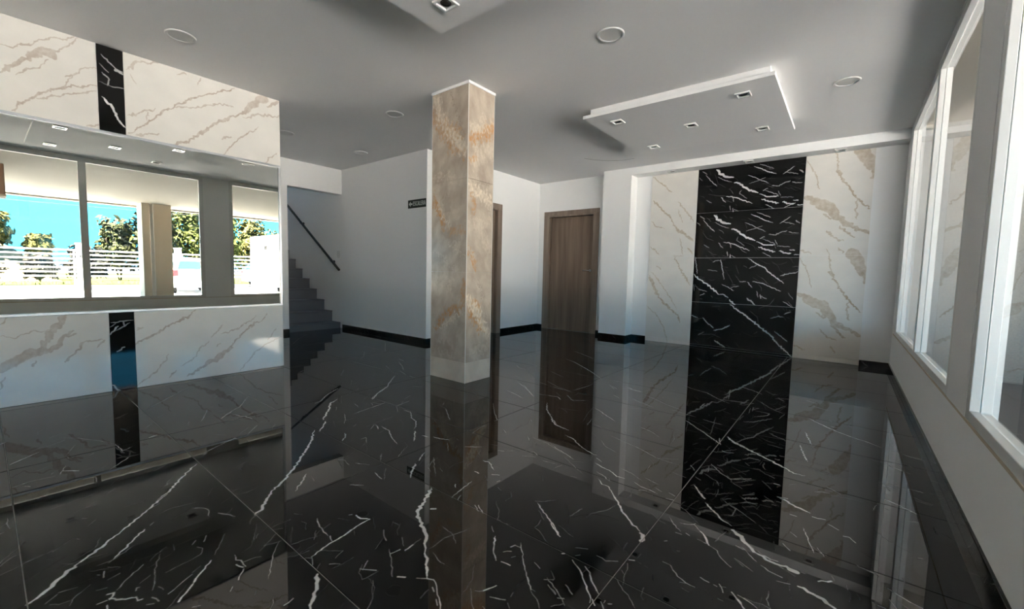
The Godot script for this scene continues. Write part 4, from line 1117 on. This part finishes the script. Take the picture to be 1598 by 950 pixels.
func build_outdoors() -> void:
	# ground: porch floor, driveway, street, verge
	var porch := joined("porch_floor", [[Vector3(0.52, -0.3, -7.0), Vector3(7.4, -0.05, 9.0)]], M.porch_tile, self)
	porch.set_meta("kind", "structure")
	var drive := joined("driveway", [[Vector3(7.4, -0.6, -22), Vector3(18.0, STREET, 24)], [Vector3(-30, -0.6, -40), Vector3(80, -0.55, 40)]], M.concrete, self)
	drive.set_meta("kind", "structure")
	var street := joined("street", [[Vector3(18.0, -0.6, -34), Vector3(24.5, STREET - 0.01, 34)]], M.asphalt, self)
	street.set_meta("kind", "structure")
	var verge := joined("grass_verge", [[Vector3(24.5, -0.6, -34), Vector3(60, STREET + 0.02, 34)]], M.turf, self)
	verge.set_meta("kind", "structure")
	# porch roof and its posts
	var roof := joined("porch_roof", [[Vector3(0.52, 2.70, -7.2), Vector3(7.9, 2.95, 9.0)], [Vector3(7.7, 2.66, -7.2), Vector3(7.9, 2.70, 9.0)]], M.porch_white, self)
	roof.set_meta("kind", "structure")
	var p := thing("porch_post", "broad tan porch post with pale side beyond the window, seen in mirror", "post", Vector3(6.95, -0.05, -3.35))
	box("shaft", Vector3(-0.25, 0, -0.2), Vector3(0.25, 2.75, 0.2), M.porch_tan, p, 0.004)
	box("pale_edge", Vector3(-0.25, 0, 0.2), Vector3(0.3, 2.75, 0.212), M.porch_pale, p)
	p = thing("porch_post", "slim tan porch post left of the broad one, seen in mirror", "post", Vector3(7.0, -0.05, -2.98))
	box("shaft", Vector3(-0.25, 0, -0.085), Vector3(0.25, 2.75, 0.07), M.porch_tan, p, 0.004)
	box("pale_edge", Vector3(-0.25, 0, 0.07), Vector3(0.3, 2.75, 0.082), M.porch_pale, p)
	p = thing("hanging_box", "brown box hanging from the porch roof at the mirror's left edge", "sign box", Vector3(3.2, 2.70, 0.1))
	box("box_body", Vector3(-0.2, -0.55, -0.46), Vector3(0.2, 0, 0.5), M.porch_brown, p, 0.01)
	box("box_base", Vector3(-0.21, -0.57, -0.47), Vector3(0.21, -0.53, 0.51), M.porch_tan, p, 0.005)
	# boundary wall with two lamps
	var b := joined("boundary_wall", [[Vector3(7.3, STREET, -7.3), Vector3(10.7, 2.22, -7.05)]], M.boundary_white, self)
	b.set_meta("kind", "structure")
	var pe := joined("porch_end_wall", [[Vector3(0.52, -0.05, -7.0), Vector3(7.3, 2.7, -6.75)]], M.raw_plaster, self)
	pe.set_meta("kind", "structure")
	for q in [[Vector3(9.1, 1.74, -7.05), "upper small black lamp on the white boundary wall"], [Vector3(8.03, 0.16, -7.05), "lower small black lamp on the white boundary wall"]]:
		var l := thing("wall_lamp", q[1], "wall lamp", q[0], "lamps on the boundary wall")
		box("back_plate", Vector3(-0.06, -0.09, 0), Vector3(0.06, 0.09, 0.015), M.black_metal, l, 0.004)
		box("lamp_body", Vector3(-0.045, -0.075, 0.015), Vector3(0.045, 0.075, 0.08), M.black_metal, l, 0.006)
	# gate pillars and the fence of horizontal bars between them
	var x := 17.6
	for q in [[-2.8, "white gate pillar with a small dark lamp beside the window mullion"], [-6.25, "white gate pillar behind the white car"], [-11.2, "white gate pillar beyond the boundary wall"], [6.0, "white gate pillar far along the fence beyond the mirror's edge"]]:
		var g := thing("gate_pillar", q[1], "pillar", Vector3(x, STREET, q[0]), "gate pillars")
		box("shaft", Vector3(-0.12, 0, -0.12), Vector3(0.12, 2.0, 0.12), M.boundary_white, g, 0.004)
		box("cap", Vector3(-0.14, 2.0, -0.14), Vector3(0.14, 2.05, 0.14), M.boundary_white, g, 0.006)
		if q[0] == -2.8:
			box("lamp", Vector3(-0.2, 1.42, -0.06), Vector3(-0.12, 1.54, 0.04), M.black_metal, g, 0.01)
			box("lamp_arm", Vector3(-0.16, 1.49, -0.2), Vector3(-0.12, 1.52, -0.06), M.black_metal, g, 0.004)
	for q in [[5.86, -2.66, "white fence of horizontal bars left of the window mullion"], [-2.94, -6.11, "white fence of horizontal bars between mullion and porch posts"], [-6.39, -11.06, "white fence of horizontal bars behind the boundary wall's end"]]:
		var f := thing("bar_fence", q[2], "fence", Vector3(x, STREET, (q[0] + q[1]) / 2), "bar fences along the street")
		var half: float = abs(q[0] - q[1]) / 2
		for k in 7:
			var y := 0.62 + k * 0.187
			box("bar", Vector3(-0.02, y - 0.027, -half), Vector3(0.02, y + 0.027, half), M.fence_white, f, 0.004)
		for z in [-half + 0.05, half - 0.05]:
			box("post", Vector3(0.02, 0, z - 0.025), Vector3(0.06, 1.74, z + 0.025), M.fence_white, f, 0.003)
	make_car("white_hatchback", "white hatchback seen from behind beyond the porch posts", M.car_white, Vector3(15.9 - 0.05, STREET, -5.75), 0.06)
	get_node("white_hatchback").position = Vector3(14.9, STREET, -5.95)
	make_car("blue_car", "pale blue car parked past the end of the white boundary wall", M.car_blue, Vector3(20.2, STREET - 0.01, -12.2), 1.5)
	# dune and planting across the street
	var st := begin()
	var nx := 26
	var nz := 40
	var hill := FastNoiseLite.new()
	hill.seed = 9
	hill.frequency = 0.12
	for i in nx:
		for k in nz:
			quad(st, dune_point(hill, i, k), dune_point(hill, i + 1, k), dune_point(hill, i + 1, k + 1), dune_point(hill, i, k + 1), Vector3.UP)
	st.set_smooth_group(0)
	var dune := part("dune", st.commit(), M.sand, self)
	dune.set_meta("kind", "structure")
	var olive := Color(0.045, 0.05, 0.014)
	var gold := Color(0.14, 0.12, 0.04)
	var grey := Color(0.025, 0.027, 0.022)
	var green := Color(0.085, 0.10, 0.025)
	var brown := Color(0.04, 0.034, 0.024)
	for q in [
		[Vector3(32.0, 1.7, -0.4), Vector3(1.5, 1.75, 1.25), olive, gold, "sunlit shrub on top of the sand dune at the mirror's left"],
		[Vector3(32.4, 1.3, -2.5), Vector3(1.0, 1.1, 0.75), olive, gold, "dry shrub on the dune slope beside the sky gap"],
		[Vector3(33.5, 2.6, 4.2), Vector3(2.2, 1.6, 2.2), olive, gold, "shrub high on the dune beyond the mirror's left edge"],
		[Vector3(28.0, STREET, -4.2), Vector3(1.3, 1.6, 1.1), grey, brown, "low dark bush right beside the window mullion"],
		[Vector3(31.2, STREET, -6.2), Vector3(1.5, 3.2, 1.5), grey, olive, "grey green bush left of the porch posts"],
		[Vector3(28.0, STREET, -7.6), Vector3(1.5, 3.9, 1.4), grey, olive, "tall olive bush just behind the porch posts"],
		[Vector3(31.4, STREET, -10.2), Vector3(1.6, 4.6, 1.6), olive, green, "bright green bush above the white car"],
		[Vector3(28.0, STREET, -11.4), Vector3(1.5, 4.0, 1.5), olive, green, "green bush behind the window pier"],
		[Vector3(31.4, STREET, -14.6), Vector3(1.6, 4.0, 1.6), olive, gold, "yellow green bush left of the boundary wall"],
		[Vector3(28.2, STREET, -15.4), Vector3(1.4, 3.0, 1.5), olive, green, "low green bush behind the boundary wall's end"],
		[Vector3(28.1, STREET, 3.3), Vector3(1.3, 1.3, 1.5), grey, brown, "low scrub before the dune at the mirror's left edge"],
		[Vector3(27.9, STREET, -0.2 + 0.4), Vector3(0.7, 1.1, 1.2), grey, brown, "low brown scrub behind the fence bars below the sky gap"],
		[Vector3(27.9, STREET, -2.2), Vector3(0.9, 1.2, 0.75), grey, brown, "low grey scrub behind the gate pillar"],
	]:
		bush("bush", q[4], q[0], q[1], 2600, q[2], q[3], "bushes across the street")
	# tufts of the verge
	st = begin()
	for i in 5000:
		var p0 := Vector3(rng.randf_range(24.6, 26.0), STREET + 0.02, rng.randf_range(-16, 8))
		var lean := Vector3(rng.randfn() * 0.05, rng.randf_range(0.08, 0.24), rng.randfn() * 0.05)
		var side := Vector3(0.0, 0, 0.03)
		var c := Color(0.03, 0.04, 0.01).lerp(Color(0.075, 0.07, 0.026), rng.randf())
		for v in [p0 - side, p0 + lean, p0 + side]:
			st.set_normal(Vector3(-0.5, 0.8, 0).normalized())
			st.set_color(c)
			st.add_vertex(v)
	var grass := part("grass", st.commit(), M.leaf, self)
	grass.set_meta("label", "strip of rough grass between the street and the bushes")
	grass.set_meta("category", "grass")
	grass.set_meta("kind", "stuff")
	# wires over the street
	for q in [[3.57, 3.95, "upper power line across the sky in the mirror"], [3.38, 3.70, "lower power line across the sky in the mirror"]]:
		st = begin()
		var path := []
		for k in 25:
			var t := k / 24.0
			path.append(Vector3(17.0, lerpf(q[0], q[1], t) - 0.25 * t * (1 - t), lerpf(1.5, -13.0, t)))
		add_tube(st, path, 0.012, 6)
		var wire := part("power_line", st.commit(), M.black_metal, self)
		wire.name = numbered("power_line")
		wire.set_meta("label", q[2])
		wire.set_meta("category", "cable")
		wire.set_meta("group", "power lines over the street")
